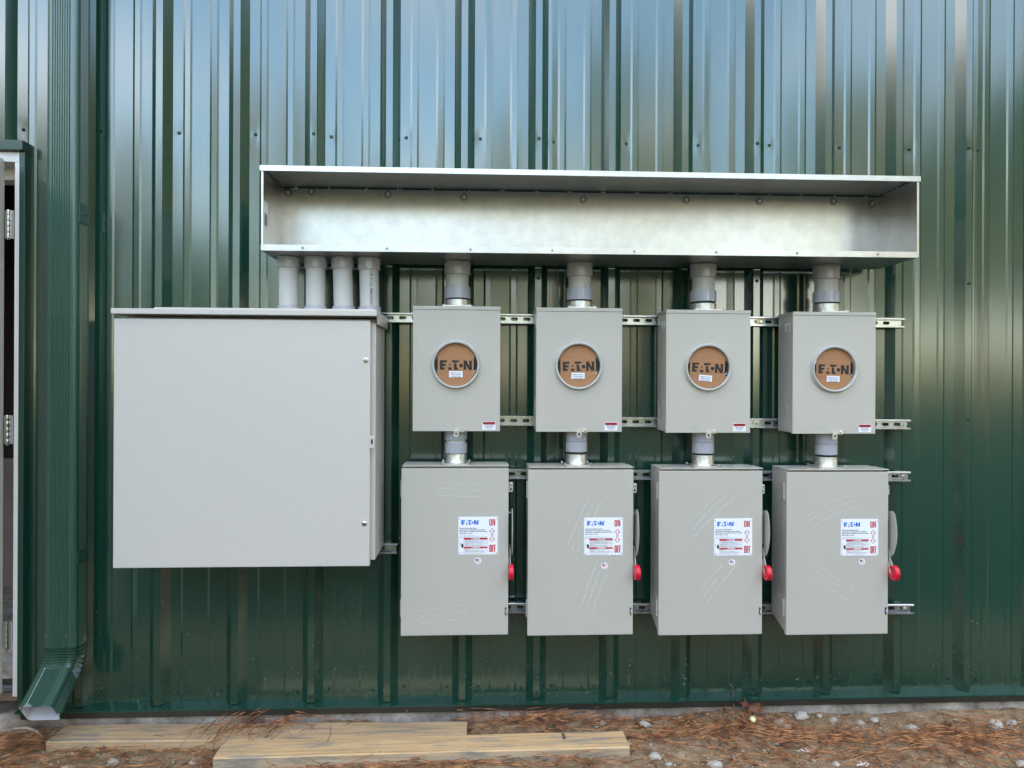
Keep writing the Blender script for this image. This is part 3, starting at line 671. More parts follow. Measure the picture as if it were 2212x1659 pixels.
def meter_box(root):
    mb = MB(); zt = mh - .0005
    hole = RI + .004; N = 64
    # front cover with a round opening
    ou = []
    for i in range(N):
        t = 2 * math.pi * (i + .5) / N; ux, uz = math.cos(t), math.sin(t)
        k = min(((mw - RCX) if ux > 0 else RCX) / max(abs(ux), 1e-6), ((mh - .014 - RCZ) if uz > 0 else RCZ) / max(abs(uz), 1e-6)); ou.append((RCX + ux * k, RCZ + uz * k))
    # snap nearest ring points onto the corners
    for cxn in ((0, 0), (mw, 0), (0, mh - .014), (mw, mh - .014)):
        k = min(range(N), key=lambda i: (ou[i][0] - cxn[0]) ** 2 + (ou[i][1] - cxn[1]) ** 2); ou[k] = cxn
    inn = [(RCX + hole * math.cos(2 * math.pi * (i + .5) / N), RCZ + hole * math.sin(2 * math.pi * (i + .5) / N)) for i in range(N)]
    vs = [(p[0], -md, p[1]) for p in inn] + [(p[0], -md, p[1]) for p in ou] + [(p[0], -md + .012, p[1]) for p in ou] + [(p[0], -md + .02, p[1]) for p in inn]
    mb.add(vs, [(i, (i + 1) % N, N + (i + 1) % N, N + i) for i in range(N)] + [(N + i, N + (i + 1) % N, 2 * N + (i + 1) % N, 2 * N + i) for i in range(N)] + [(i, 3 * N + i, 3 * N + (i + 1) % N, (i + 1) % N) for i in range(N)], M['grey'])
    lg = MB()
    brandlogo(mb, (44 * PXM, -md - .0006, 8 * PXM), 25 * PXM, M['greyring'])
    c = mb.build('cover', root, bevel=-1)
    mb = MB(); mb.box((.0015, -md + .0125, .003), (mw - .0015, 0, mh - .004), M['grey'])
    mb.build('case', root, bevel=.0015)
    mb = MB(); mb.box((-.001, -md - .003, mh - .0135), (mw + .001, -.002, mh), M['grey']); mb.build('top_cap', root, bevel=.0012)
    mb = MB(); prof = [(RI, .0), (RI, .013), (RI + .0025, .016), (RI + .006, .0165), (RI + .0085, .012), (RI + .0095, .006), (RO, .0045), (RO, 0)]
    mb.lathe(prof, (RCX, -md, RCZ), (0, -1, 0), M['greyring'], 72, caps=False); mb.build('ring', root)
    mb = MB(); mb.lathe([(0, 0), (RI + .003, 0)], (RCX, -md + .008, RCZ), (0, -1, 0), M['black'], 40, caps=False)
    # cardboard blank, notched at both sides
    ang0 = math.asin(.030 / RI); pts = []
    rx = RI - .001
    for i in range(25): t = ang0 + (math.pi - 2 * ang0) * i / 24; pts.append((rx * math.cos(t), rx * math.sin(t)))
    pts += [(-rx * .86, rx * math.sin(ang0)), (-rx * .86, -rx * math.sin(ang0))]
    for i in range(25): t = math.pi + ang0 + (math.pi - 2 * ang0) * i / 24; pts.append((rx * math.cos(t), rx * math.sin(t)))
    pts += [(rx * .84, -rx * math.sin(ang0)), (rx * .84, rx * math.sin(ang0))]
    cd = MB(); cd.flat(pts, (RCX, -md - .0005, RCZ), X_, Z_, M['card'])
    card = cd.build('cardboard_disc', root)
    for s in (-1, 1):
        cx_ = RCX + s * rx * .895
        mb.tube([(cx_ + s * -.006, -md - .002, RCZ - .030), (cx_ + s * .003, -md - .003, RCZ - .020), (cx_ + s * .003, -md - .003, RCZ + .018), (cx_ - s * .002, -md - .002, RCZ + .030)], .0011, M['bolt'], 6)
    mb.build('meter_jaw', root)
    pr = MB(); brandlogo(pr, (RCX - .0615, -md - .0009, RCZ - .0195), .123, M['print_k'], hgt=.0365); pr.build('lettering', card)
    # hasp at the foot
    hp = MB(); P = lambda x, y: ((x - 894.5) * PXM, (930 - y) * PXM)
    hp.prism([P(975.5, 929.5), P(983, 927), P(991, 922), P(1004, 922.5), P(1007.5, 925.5), P(1007.8, 929), P(1005, 931.5), P(1000, 931.5), P(994, 930.5)], (0, -md - .0025, 0), X_, Z_, N_ * .003, M['zinc'])
    hp.lathe([(.0062, 0), (.0062, .003), (.004, .005), (0, .0045)], (P(1003, 0)[0], -md - .0056, P(0, 926.5)[1]), (0, -1, 0), M['bolt'], 16)
    cx_, cz_ = P(988, 935.5); R1, R2 = .0125, .0058; N = 20
    vs = [(cx_ + r_ * math.cos(6.283 * i / N) * (.85 if r_ == R1 else 1), -md - .006 - q * .002, cz_ + r_ * math.sin(6.283 * i / N)) for r_ in (R1, R2) for q in (0, 1) for i in range(N)]
    fs = []
    for a_, b_ in ((0, 2), (3, 1), (1, 0), (2, 3)): fs += [(a_ * N + i, a_ * N + (i + 1) % N, b_ * N + (i + 1) % N, b_ * N + i) for i in range(N)]
    hp.add(vs, fs, M['zinc']); hp.build('hasp', root)
    # warning label
    wl = MB(); x_, z_ = 149.5 * PXM, 3 * PXM; wd_, ht_ = 28.5 * PXM, 18 * PXM
    wl.box((x_, -md - .0006, z_), (x_ + wd_, -md - .0001, z_ + ht_), M['white'])
    w_ = wl.build('warning_label', root)
    pr = MB(); pr.box((x_ + .0015, -md - .0009, z_ + ht_ * .64), (x_ + wd_ - .0015, -md - .0007, z_ + ht_ - .0015), M['print_r'])
    put_text(pr, 'WARNING', (x_ + .0135, -md - .0012, z_ + ht_ * .70), .0095, M['print_k'], fit=wd_ - .018, weight=.02)
    pr.flat([(0, 0), (.008, 0), (.004, .007)], (x_ + .0035, -md - .0012, z_ + ht_ * .69), X_, Z_, M['print_k'])
    for i, s in enumerate(('HAZARD OF ELECTRIC', 'SHOCK OR BURN', 'DO NOT BREAK SEAL', 'CONTACT UTILITY', 'FOR SERVICE')):
        put_text(pr, s, (x_ + wd_ / 2, -md - .0009, z_ + ht_ * (.55 - i * .105)), .0036, M['print_d'], 'CENTER', weight=.01)
    pr.build('lettering', w_)
    # left side: knockouts, small label
    ks = MB()
    for r_, zz_, yy in ((.030, .092, .06), (.021, .092, .06), (.012, .175, .055), (.034, .092, .06)):
        ks.lathe([(r_ - .0012, 0), (r_ - .0004, .0008), (r_ + .0008, 0)], (.0013, -yy, zz_ if r_ > .013 else zz_), (-1, 0, 0), M['grey'], 32, caps=False)
    ks.build('knockout', root)
    sl_ = MB(); sl_.box((.0004, -md + .03, mh - .075), (.0012, -md + .075, mh - .042), M['white'])
    for i in range(4): sl_.box((.0001, -md + .034, mh - .071 + i * .007), (.0003, -md + .07 - i * .004, mh - .069 + i * .007), M['print_d'])
    sl_.build('side_label', root)
first = None
for i, r_ in enumerate(mr):
    cx_ = (r_[0] + r_[1]) / 2 - mw / 2; cz_ = (r_[2] + r_[3]) / 2 - mh / 2
    t = thing('meter_box', (cx_, -FB, cz_), mlab[i], 'meter box', 'meter boxes in a row under the trough')
    if first is None: meter_box(t); first = list(t.children)
    else:
        for ch in first:
            q_ = dup_part(ch, t)
            if ch.name.startswith('cardboard_disc'):       # each blank sits a little differently in its ring
                an_ = R((0, -1.2, 2.4, 1.6)[i]); pv = Vector((RCX, -md, RCZ)); rm = Matrix.Rotation(an_, 4, 'Y')
                q_.rotation_euler = (0, an_, 0); q_.location = pv - rm @ pv
    # the white sticker differs from box to box
    ox, oz, an = [(0, 0, -.5), (-1, 1, 0), (-5, 3, 5), (-1, 1.5, 1)][i]
    st = MB(); wd_, ht_ = 29 * PXM, 13.5 * PXM; u = Vector((math.cos(R(-an)), 0, math.sin(R(-an)))); v = Vector((-u.z, 0, u.x)); o0 = Vector((RCX + ox * PXM, -md - .0016, RCZ - 20.5 * PXM - oz * PXM))
    st.prism([(-wd_ / 2, -ht_ / 2), (wd_ / 2, -ht_ / 2), (wd_ / 2, ht_ / 2), (-wd_ / 2, ht_ / 2)], o0, u, v, (0, .0004, 0), M['white']); sk = st.build('sticker', t)
    pr = MB()
    for k, s in enumerate(('REMOVE ONLY', 'WHEN METER', 'IS INSTALLED')): put_text(pr, s, o0 + v * (.0028 - .0073 * k) + Vector((0, -.0003, 0)), .0066, M['print_d'], 'CENTER', u=u, v=v, weight=.01)
    pr.build('lettering', sk)

# ---- safety switches
DF = .210
PXD = (DC - DF) / F
drects = [((869, 1008.5), (1095.5, 1370)), ((1141.8, 1010), (1366, 1371)), ((1423, 1013), (1647, 1370)), ((1698, 1015), (1919.5, 1369.5))]
dr_ = [rect(*r_, DF) for r_ in drects]; dw = sum(r_[1] - r_[0] for r_ in dr_) / 4; dh = sum(r_[3] - r_[2] for r_ in dr_) / 4; ddp = DF - FB
dlab = ['leftmost grey safety switch box, three level glue lines near the top of its door', 'second safety switch box from the left, steep glue streaks running through the white label',
        'third safety switch box from the left, slanting glue streaks above and below its label', 'rightmost grey safety switch box, lower glue streaks slanting down to the right']
def switch_box(root):
    g = M['grey']
    mb = MB()  # case: rear part with the bottom corner cut away
    mb.prism([(0, .045), (-ddp + .024, .006), (-ddp + .024, dh + .002), (0, dh + .002)], (.004, 0, 0), (0, 1, 0), (0, 0, 1), (dw - .008, 0, 0), g)
    mb.build('case', root, bevel=.0015)
    mb = MB(); mb.box((0, -ddp, 0), (dw, -ddp + .022, dh - .0075), g); door = mb.build('door', root, bevel=.0022)
    mb = MB(); mb.prism([(.003, 0), (dw + .001, 0), (dw + .001, .1), (dw - .03, .128), (.03, .128), (.003, .118)], (0, -ddp - .003, dh - .0005), X_, (0, 1, 0), (0, 0, .0035), g); mb.build('top_flange', root, bevel=.0008)
    for z_ in (dh * .865, dh * .155):
        mb = MB(); mb.box((-.003, -ddp + .023, z_ - .033), (.004, -ddp + .0285, z_ + .033), g)
        for k in range(4): mb.lathe([(.0026, -.0328 + k * .0165), (.003, -.032 + k * .0165), (.003, -.0175 + k * .0165), (.0026, -.0168 + k * .0165)], (-.002, -ddp + .0205, z_), (0, 0, 1), g, 10)
        mb.build('hinge', root)
    mb = MB(); mb.box((dw - .0125, -ddp - .001, .078), (dw - .006, -ddp - .0001, .105), M['black']); mb.tube([(dw - .0085, -ddp - .003, .099), (dw - .0085, -ddp - .006, .088), (dw - .0095, -ddp - .004, .076)], .0022, M['bolt'], 8); mb.build('latch', root)
    # lug on the right side
    q = MB(); pts = [(0, 0), (.018, 0), (.021, .004), (.021, .034), (.018, .038), (0, .038)]
    q.prism(pts, (dw - .003, -ddp + .026, dh - .102), X_, Z_, N_ * .002, g); q.lathe([(.0065, 0), (.0065, .002), (.004, .0035), (0, .003)], (dw + .010, -ddp + .024, dh - .073), (0, -1, 0), M['bolt'], 14)
    q.lathe([(.0045, 0), (0, .0002)], (dw + .010, -ddp + .0237, dh - .092), (0, -1, 0), M['black'], 14); q.build('lug', root)
    # handle guard: curved plate standing off the side
    G_ = MB(); pl = []
    zt, zm, zbm = dh - (1106 - 1015) * PXD, dh - (1155 - 1015) * PXD, dh - (1208 - 1015) * PXD
    out = [(.055, zt - .012), (-.004, zt), (-.020, zt - .008), (-.028, zt - .03), (-.034, zt - .06), (-.0365, zm), (-.034, zm - .03), (-.026, zm - .055), (-.014, zbm + .015), (.0, zbm), (.012, zbm + .02), (.035, zbm + .05), (.06, zbm + .07)]
    G_.prism([(p[0], p[1]) for p in out], (dw + .013, -ddp, 0), (0, 1, 0), (0, 0, 1), (.0022, 0, 0), M['greyd'])
    G_.box((dw - .002, -ddp + .015, zt - .022), (dw + .0145, -ddp + .045, zt - .020), M['greyd']); G_.build('handle_guard', root, bevel=.0006)
    H = MB(); kz = dh - (1240 - 1015) * PXD; ky = -.027
    arm = [(.045, zbm + .035), (.014, zbm + .033), (-.006, zbm + .012), (-.003, zbm - .002), (-.022, kz + .026), (-.03, kz), (-.012, kz), (.012, zbm - .006), (.045, zbm + .01)]
    H.prism(arm, (dw + .006, -ddp, 0), (0, 1, 0), (0, 0, 1), (.0022, 0, 0), M['greyd'])
    H.prism([(p[0] + .012, p[1] - .004) for p in arm[2:]], (dw + .001, -ddp, 0), (0, 1, 0), (0, 0, 1), (.0018, 0, 0), M['greyd'])
    hd = H.build('handle', root, bevel=.0006)
    K = MB(); K.lathe([(0, .0045), (.010, .0045), (.0115, .0012), (.0165, .0012), (.018, .0045), (.0195, .0012), (.0275, .0), (.0285, .0015), (.0285, .016), (.027, .0175), (0, .0175)], (dw + .0005, -ddp + ky, kz), (1, 0, 0), M['knob'], 40, caps=False); K.build('knob', hd)
    ks = MB()
    for r_ in (.034, .026): ks.lathe([(r_ - .0012, 0), (r_ - .0004, .0008), (r_ + .0008, 0)], (.0038, -.068, .115), (-1, 0, 0), g, 32, caps=False)
    ks.build('knockout', root)
    # rating label plate
    lx_, lz_ = 122.4 * PXD, dh - (1198.7 - 1008.5) * PXD; lw, lh = 85 * PXD, 81.5 * PXD; yf = -ddp - .0012
    pl = MB(); pl.box((lx_, yf, lz_), (lx_ + lw, -ddp - .0001, lz_ + lh), M['white']); plate = pl.build('label_plate', root)
    pr = MB(); S = lw / 816.; P = lambda x, y: (lx_ + (x - 227) * S, yf - .0003, lz_ + lh - (y - 217) * S)
    brandlogo(pr, P(290, 380), 352 * S, M['print_b'], hgt=94 * S)
    put_text(pr, '\u00ae', P(648, 312), 30 * S, M['print_b'])
    def blk(ch, x, y, w_, h_, st=21.):               # condensed block capitals, in label pixels
        q = lambda pts: pr.add([P(*p) for p in pts], [tuple(range(len(pts)))], M['print_r'])
        if ch == 'O':
            c = 15; q([(x, y + c), (x + c, y), (x + c, y + h_), (x, y + h_ - c)][::-1]); q([(x + w_, y + c), (x + w_ - c, y), (x + w_ - c, y + h_), (x + w_, y + h_ - c)])
            q([(x + c, y), (x + st, y), (x + st, y + h_), (x + c, y + h_)]); q([(x + w_ - st, y), (x + w_ - c, y), (x + w_ - c, y + h_), (x + w_ - st, y + h_)])
            q([(x + st, y), (x + w_ - st, y), (x + w_ - st, y + st), (x + st, y + st)]); q([(x + st, y + h_ - st), (x + w_ - st, y + h_ - st), (x + w_ - st, y + h_), (x + st, y + h_)])
        elif ch == 'N':
            q([(x, y), (x + st, y), (x + st, y + h_), (x, y + h_)]); q([(x + w_ - st, y), (x + w_, y), (x + w_, y + h_), (x + w_ - st, y + h_)]); q([(x + st, y), (x + w_ - st, y + h_ * .62), (x + w_ - st, y + h_), (x + st, y + h_ * .38)])
        elif ch == 'F':
            q([(x, y), (x + st, y), (x + st, y + h_), (x, y + h_)]); q([(x + st, y), (x + w_, y), (x + w_, y + st), (x + st, y + st)]); q([(x + st, y + h_ * .42), (x + w_ * .85, y + h_ * .42), (x + w_ * .85, y + h_ * .42 + st), (x + st, y + h_ * .42 + st)])
    blk('O', 867, 265, 56, 138); blk('N', 932, 265, 58, 136)
    blk('O', 870, 796, 50, 156); blk('F', 926, 797, 36, 154); blk('F', 968, 797, 34, 154)
    # double-headed outline arrow
    arw = [(928, 462), (985, 522), (950, 520), (950, 560), (938, 600), (950, 640), (950, 672), (985, 675), (928, 735), (873, 675), (908, 672), (908, 640), (918, 600), (908, 560), (908, 520), (873, 522)]
    for i in range(len(arw)):
        a_, b_ = Vector(P(*arw[i])), Vector(P(*arw[(i + 1) % len(arw)])); dv = (b_ - a_).normalized(); nn = Vector((-dv.z, 0, dv.x)) * .0010
        pr.add([a_ - nn - dv * .0003, b_ - nn + dv * .0003, b_ + nn + dv * .0003, a_ + nn - dv * .0003], [(0, 1, 2, 3)], M['print_r'])
    for i, (s, y, wdt) in enumerate((('General Duty Safety Switch', 463, 353), ('Interrupteur de s\u00e9curit\u00e9 \u00e0 usage g\u00e9n\u00e9ral', 497, 525), ('Interruptor de seguridad de servicio general', 530, 573), ('200 A, 240 V~, 60 Hz', 570, 268))):
        put_text(pr, s, P(252, y), 30 * S, M['print_k'], fit=wdt * S, weight=.035)
    put_text(pr, 'Enclosure rating label \u2013 rainproof enclosure', P(252, 607), 12 * S, M['print_d'], fit=330 * S)
    put_text(pr, 'Boîtier résistant à la pluie \u2013 Gabinete a prueba de lluvia', P(252, 622), 12 * S, M['print_d'], fit=460 * S)
    def ln(x0_, y0_, x1_, y1_, m_=M['print_d'], hw_=.00022):
        a_, b_ = P(x0_, y0_), P(x1_, y1_)
        pr.add([(min(a_[0], b_[0]) - hw_, a_[1], min(a_[2], b_[2]) - hw_), (max(a_[0], b_[0]) + hw_, a_[1], min(a_[2], b_[2]) - hw_), (max(a_[0], b_[0]) + hw_, a_[1], max(a_[2], b_[2]) + hw_), (min(a_[0], b_[0]) - hw_, a_[1], max(a_[2], b_[2]) + hw_)], [(0, 1, 2, 3)], m_)
    for a_ in ((245, 650, 830, 650), (245, 955, 830, 955), (245, 650, 245, 955), (340, 650, 340, 955), (830, 650, 830, 955), (340, 755, 830, 755), (245, 635, 830, 635)): ln(*a_)
    off = -.0003
    for y_, word in ((650, 'DANGER'), (833, 'PELIGRO')):
        a_, b_ = P(342, y_ + 36), P(829, y_ + 2); pr.add([(a_[0], a_[1] + off, a_[2]), (b_[0], a_[1] + off, a_[2]), (b_[0], a_[1] + off, b_[2]), (a_[0], a_[1] + off, b_[2])], [(0, 1, 2, 3)], M['print_r'])
        q_ = Vector(P(528, y_ + 31)) + Vector((0, 2 * off, 0)); put_text(pr, word, q_, 34 * S, M['white'], fit=145 * S, weight=.045)
        q_ = Vector(P(493, y_ + 31)) + Vector((0, 2 * off, 0)); pr.flat([(0, 0), (26 * S, 0), (13 * S, 24 * S)], q_, X_, Z_, M['white'])
    for y_, s in ((697, 'HAZARDOUS VOLTAGE. Will cause severe injury or death.'), (713, '- Do not operate with door open.'), (728, '- Turn OFF switch before removing or replacing fuses.'), (743, '- OFF. Make certain with approved meter.'),
                  (768, 'TENSION DANGEREUSE. Peut causer des blessures graves'), (783, 'ou la mort.'), (797, '- Ne pas utiliser avec la porte ouverte.'), (810, '- Mettre hors tension avant de remplacer les fusibles.'), (824, '- Couper le courant avant tout entretien.'),
                  (883, 'VOLTAJE PELIGROSO. Puede causar la muerte.'), (898, 'PELIGRO'), (913, '- No opere con la puerta abierta.'), (928, '- Apague antes de quitar o cambiar los fusibles.'), (943, '- Desconecte la corriente antes de trabajar.')):
        put_text(pr, s, P(352, y_), 14 * S, M['print_k'], fit=min(460, len(s) * 9.2) * S, weight=.02)
    put_text(pr, 'Made in U.S.A.  Fabriqu\u00e9 aux \u00c9.-U.  Hecho en E.U.A.', P(345, 985), 15 * S, M['print_k'], fit=390 * S, weight=.02)
    # hand and arcing spark
    pr.flat([((288 + x) * S, -y * S) for x, y in ((0, 815), (4, 780), (18, 765), (24, 765), (30, 775), (42, 785), (46, 810), (40, 850), (25, 865), (8, 855))], (lx_ - 227 * S, yf - .0003, lz_ + lh + 217 * S), X_, Z_, M['print_k'])
    sp_ = [(245, 757), (262, 768), (272, 790), (268, 800), (282, 822)]
    for a_, b_ in zip(sp_, sp_[1:]):
        a_, b_ = Vector(P(*a_)), Vector(P(*b_)); dv = (b_ - a_).normalized(); nn = Vector((-dv.z, 0, dv.x)) * .0004; pr.add([a_ - nn, b_ - nn, b_ + nn, a_ + nn], [(0, 1, 2, 3)], M['print_k'])
    pr.build('lettering', plate)
    for x_, y_ in ((252, 257), (1016, 250), (250, 975), (1014, 968)):
        rv = MB(); rv.lathe([(.0022, 0), (.0022, .001), (.001, .0018), (0, .0018)], P(x_, y_), (0, -1, 0), M['bolt'], 10); rv.build('rivet', plate)
# glue streaks, in pixels of three enlarged views of the photograph
def zA(x, y): return (852.5 + x * .25, 979 + y * .25)
def zB(x, y): return (1382.5 + x * .28126, 979 + y * .28126)
STREAKS = [
    [[zA(*p) for p in l] for l in ([(365,253),(400,250),(440,255),(500,262)],[(525,258),(560,268),(600,265),(630,260)],[(680,265),(720,268),(765,264)],[(357,302),(420,305),(500,313)],[(520,311),(600,316),(635,316)],[(660,318),(720,319),(765,321)],[(357,360),(430,366),(500,368),(640,375)],[(655,376),(720,376),(755,380)],
        [(197,1358),(215,1364),(250,1362),(278,1368)],[(285,1342),(310,1336),(350,1338),(370,1346),(405,1346)],[(290,1385),(325,1386),(360,1400),(410,1398)],[(480,1310),(520,1310),(550,1318),(585,1302)],[(522,1372),(570,1372),(605,1374),(622,1345),(635,1350)],[(455,1446),(480,1438),(540,1436),(555,1412)],[(230,1468),(270,1464),(300,1466)],[(220,1445),(228,1412),(268,1404)],[(505,1412),(515,1395)])],
    [[zA(*p) for p in l] for l in ([(1688,375),(1660,430),(1640,460),(1615,520),(1590,580),(1575,610),(1545,680),(1520,730),(1485,805)],[(1733,398),(1705,450),(1690,490)],[(1678,505),(1658,550)],[(1783,418),(1760,455),(1742,505),(1715,562)],[(1635,600),(1615,640),(1600,680),(1575,738)],[(1555,770),(1533,830)],[(1615,780),(1580,848)],
        [(1748,925),(1735,980),(1700,1060),(1680,1120),(1655,1190),(1630,1270),(1608,1345)],[(1780,1005),(1760,1060),(1740,1110),(1705,1200),(1680,1290),(1655,1370)],[(1857,955),(1835,1020),(1805,1090),(1780,1160),(1755,1240),(1730,1300),(1722,1365)])],
    [[zB(*p) for p in l] for l in ([(645,277),(620,300),(590,325),(545,365),(495,420),(440,475),(400,515),(342,578)],[(678,308),(650,335),(600,375),(540,430),(480,490),(440,540),(405,580)],[(718,340),(690,370),(650,400),(600,450),(550,500),(500,550),(450,600),(415,642)],
        [(635,850),(610,880),(570,920),(530,970),(480,1030),(450,1070),(420,1120)],[(602,957),(570,990),(530,1040),(490,1100),(455,1142)],[(750,850),(710,895),(670,940),(620,1000),(580,1060),(540,1115),(500,1168)])],
    [[zB(*p) for p in l] for l in ([(1638,318),(1580,335),(1520,358),(1460,388),(1410,410)],[(1362,440),(1320,462),(1280,486)],[(1650,360),(1580,385),(1500,420),(1440,450)],[(1420,458),(1350,490),(1297,527)],[(1670,407),(1600,430),(1500,465),(1400,520),(1313,575)],
        [(1383,867),(1430,900),(1470,925),(1520,965),(1580,1003)],[(1358,903),(1400,930),(1450,970),(1500,1010),(1530,1017)],[(1330,943),(1380,975),(1430,1020),(1480,1055),(1550,1100),(1612,1142)],[(1610,1003),(1635,1040),(1655,1065)],[(1563,1040),(1590,1060),(1615,1082)])],
]
FLAG = [(1032.4, 1211), (1305.8, 1222), (1581.4, 1214.5), (1862, 1213)]
first = None; rg = random.Random(9)
for i, r_ in enumerate(dr_):
    cx_ = (r_[0] + r_[1]) / 2 - dw / 2; cz_ = (r_[2] + r_[3]) / 2 - dh / 2
    t = thing('safety_switch', (cx_, -FB, cz_), dlab[i], 'safety switch', 'safety switches in a row below the meter boxes')
    if first is None: switch_box(t); first = list(t.children)
    else:
        for ch in first: dup_part(ch, t)
    fine = i in (0, 3)
    for l_ in STREAKS[i]:
        pts = []; rs = MB()
        for (xa, ya), (xb, yb) in zip(l_, l_[1:]):
            n_ = max(2, int(math.hypot(xb - xa, yb - ya) / 1.6))
            for k in range(n_): pts.append((xa + (xb - xa) * k / n_ + rg.uniform(-.28, .28), ya + (yb - ya) * k / n_ + rg.uniform(-.28, .28)))
        pts.append(l_[-1]); prev = None; wv = .001
        for j, (px, py) in enumerate(pts):
            q = W(px, py, DF); p = Vector((q.x - cx_, -ddp - .0004, q.z - cz_))
            wv = max(.0005, min(0.0016 if not fine else .0010, wv + rg.uniform(-.0004, .0004)))
            if prev is not None and rg.random() > .06:
                dv = (p - prev[0]).normalized(); nn = Vector((-dv.z, 0, dv.x))
                rs.add([prev[0] - nn * prev[1], p - nn * wv, p + nn * wv, prev[0] + nn * prev[1]], [(0, 1, 2, 3)], M['residue'])
            prev = (p, wv)
        rs.build('glue_streak', t)
    q = W(*FLAG[i], DF); fx, fz = q.x - cx_, q.z - cz_; rr_ = 7.4 * PXD
    st = MB(); st.lathe([(0, .0006), (rr_, .0006), (rr_, 0)], (fx, -ddp - .0001, fz), (0, -1, 0), M['white'], 32, caps=False); sk = st.build('flag_sticker', t)
    fl = MB(); y_ = -ddp - .0010; fw, fh = rr_ * 1.35, rr_ * .9
    fl.add([(fx - fw / 2, y_ - .0002, fz + .0), (fx + fw * 0, y_ - .0002, fz + .0), (fx + fw * 0, y_ - .0002, fz + fh / 2), (fx - fw / 2, y_ - .0002, fz + fh / 2)], [(0, 1, 2, 3)], M['print_d'])
    for k in range(7):
        za = fz - fh / 2 + fh * (2 * k) / 13; fl.add([(fx - fw / 2, y_, za), (fx + fw / 2, y_, za), (fx + fw / 2, y_, za + fh / 13), (fx - fw / 2, y_, za + fh / 13)], [(0, 1, 2, 3)], M['pink'])
    put_text(fl, 'MADE IN', (fx, y_, fz + fh * .72), .0042, M['print_d'], 'CENTER'); put_text(fl, 'U.S.A.', (fx, y_, fz - fh * .98), .0042, M['print_d'], 'CENTER')
    fl.build('flag_print', sk)

# ------------------------------------------------------------------ conduits
def ring(mb, r, z0, z1, m, c=(0, 0)):
    mb.lathe([(r - .0012, z0), (r, z0 + .0012), (r, z1 - .0012), (r - .0012, z1)], (c[0], c[1], 0), (0, 0, 1), m, 40)
cl = ['leftmost slim conduit between the big cabinet and the trough', 'second slim conduit from the left above the big cabinet', 'third slim conduit from the left above the big cabinet, leaning slightly', 'fourth slim conduit above the big cabinet, printed CONFORMS TO UL 651 up its side']
SPD = .205
for i, (ct, cbm, yt, yb) in enumerate(((624, 624, 578, 659), (682, 682, 579, 659.5), (739.5, 742.5, 580.5, 660), (797, 798.5, 582.5, 661))):
    top = W(ct, 552, SPD); q0 = W(cbm, 676, SPD); ztop = cen.z - hh + (top.x - cen.x) * math.tan(tang) - .001
    lean = math.atan2(top.x - q0.x, ztop - q0.z)
    t = thing('conduit', (q0.x, -SPD, q0.z), cl[i], 'conduit', 'slim conduits above the big cabinet', (0, lean, 0)); Ht = (ztop - q0.z)
    za = W(ct, yt - 2, SPD + .04).z - q0.z; zb = W(cbm, yb, SPD + .04).z - q0.z
    mb = MB(); mb.lathe([(.0365, 0), (.0365, Ht - .001)], (0, 0, 0), (0, 0, 1), M['pvc'], 40); pp = mb.build('pipe', t)
    if i == 3:
        pr = MB(); txt = 'CONFORMS TO UL 651 S'; vs, fs = text_polys(txt, 1, 'LEFT', 1, .01); sz = .0155; th0 = R(-62); out = []
        k_ = (za - zb + .004) / (max(v[0] for v in vs) * sz)
        for v in vs: a_ = th0 + (-v[1]) * sz / .0365; out.append((.0369 * math.cos(a_), .0369 * math.sin(a_), zb - .002 + v[0] * sz * k_))
        pr.add(out, fs, M['print_k']); pr.build('lettering', pp)
    mb = MB(); ring(mb, .0425, za, Ht, M['pvcc']); mb.build('coupling', t)
    mb = MB(); ring(mb, .0425, 0, zb, M['pvcc']); mb.build('coupling', t)
cl = ['short thick conduit from the trough down to the %s meter box' % s for s in ('leftmost', 'second', 'third', 'rightmost')]
CD = .135
for i, (cx_, c1, c2, c3, h0, h1) in enumerate(((988, 591, 617, 643, 645.5, 659), (1252, 595, 620, 646.5, 649, 661.5), (1519, 597, 626, 650, 654, 665), (1784.5, 601, 627.5, 652, 654.5, 667.5))):
    zb_ = (mr[i][2] + mr[i][3]) / 2 + mh / 2; q = W(cx_, 640, CD); ztop = cen.z - hh + (q.x - cen.x) * math.tan(tang) - .001
    t = thing('conduit', (q.x, -CD, zb_), cl[i], 'conduit', 'thick conduits from the trough to the meter boxes'); Z = lambda y: W(cx_, y, CD + .045).z - zb_
    Ht = ztop - zb_
    mb = MB(); mb.lathe([(.0445, Z(c3 + 1)), (.0445, Ht)], (0, 0, 0), (0, 0, 1), M['pvc'], 48); mb.build('pipe', t)
    mb = MB(); ring(mb, .0515, Z(c1), Ht, M['pvcc']); mb.build('coupling', t)
    mb = MB(); ring(mb, .0515, Z(c3), Z(c2), M['pvcc']); mb.build('coupling', t)
    mb = MB(); mb.lathe([(.047, Z(h0 + 1)), (.047, Z(c3 - 1))], (0, 0, 0), (0, 0, 1), M['seam'], 32); mb.lathe([(.0505, .004), (.0505, Z(h0) - .002), (.049, Z(h0))], (0, 0, 0), (0, 0, 1), M['zinc'], 48)
    mb.build('hub', t)
    mb = MB(); fw = .062; mb.prism([(-fw + .008, -fw), (fw - .008, -fw), (fw, -fw + .008), (fw, fw - .008), (fw - .008, fw), (-fw + .008, fw), (-fw, fw - .008), (-fw, -fw + .008)], (0.003 * i, 0.002, .0002), X_, (0, 1, 0), (0, 0, .006), M['zinc'])
    for sx in (-1, 1):
        for sy in (-1, 1): mb.lathe([(.006, .006), (.006, .0095), (.004, .0105)], (sx * .050 + .003 * i, sy * .050, 0), (0, 0, 1), M['bolt'], 8)
    mb.build('flange', t, bevel=.001)
cl = ['conduit nipple between the %s meter box and the switch below it' % s for s in ('leftmost', 'second', 'third', 'rightmost')]
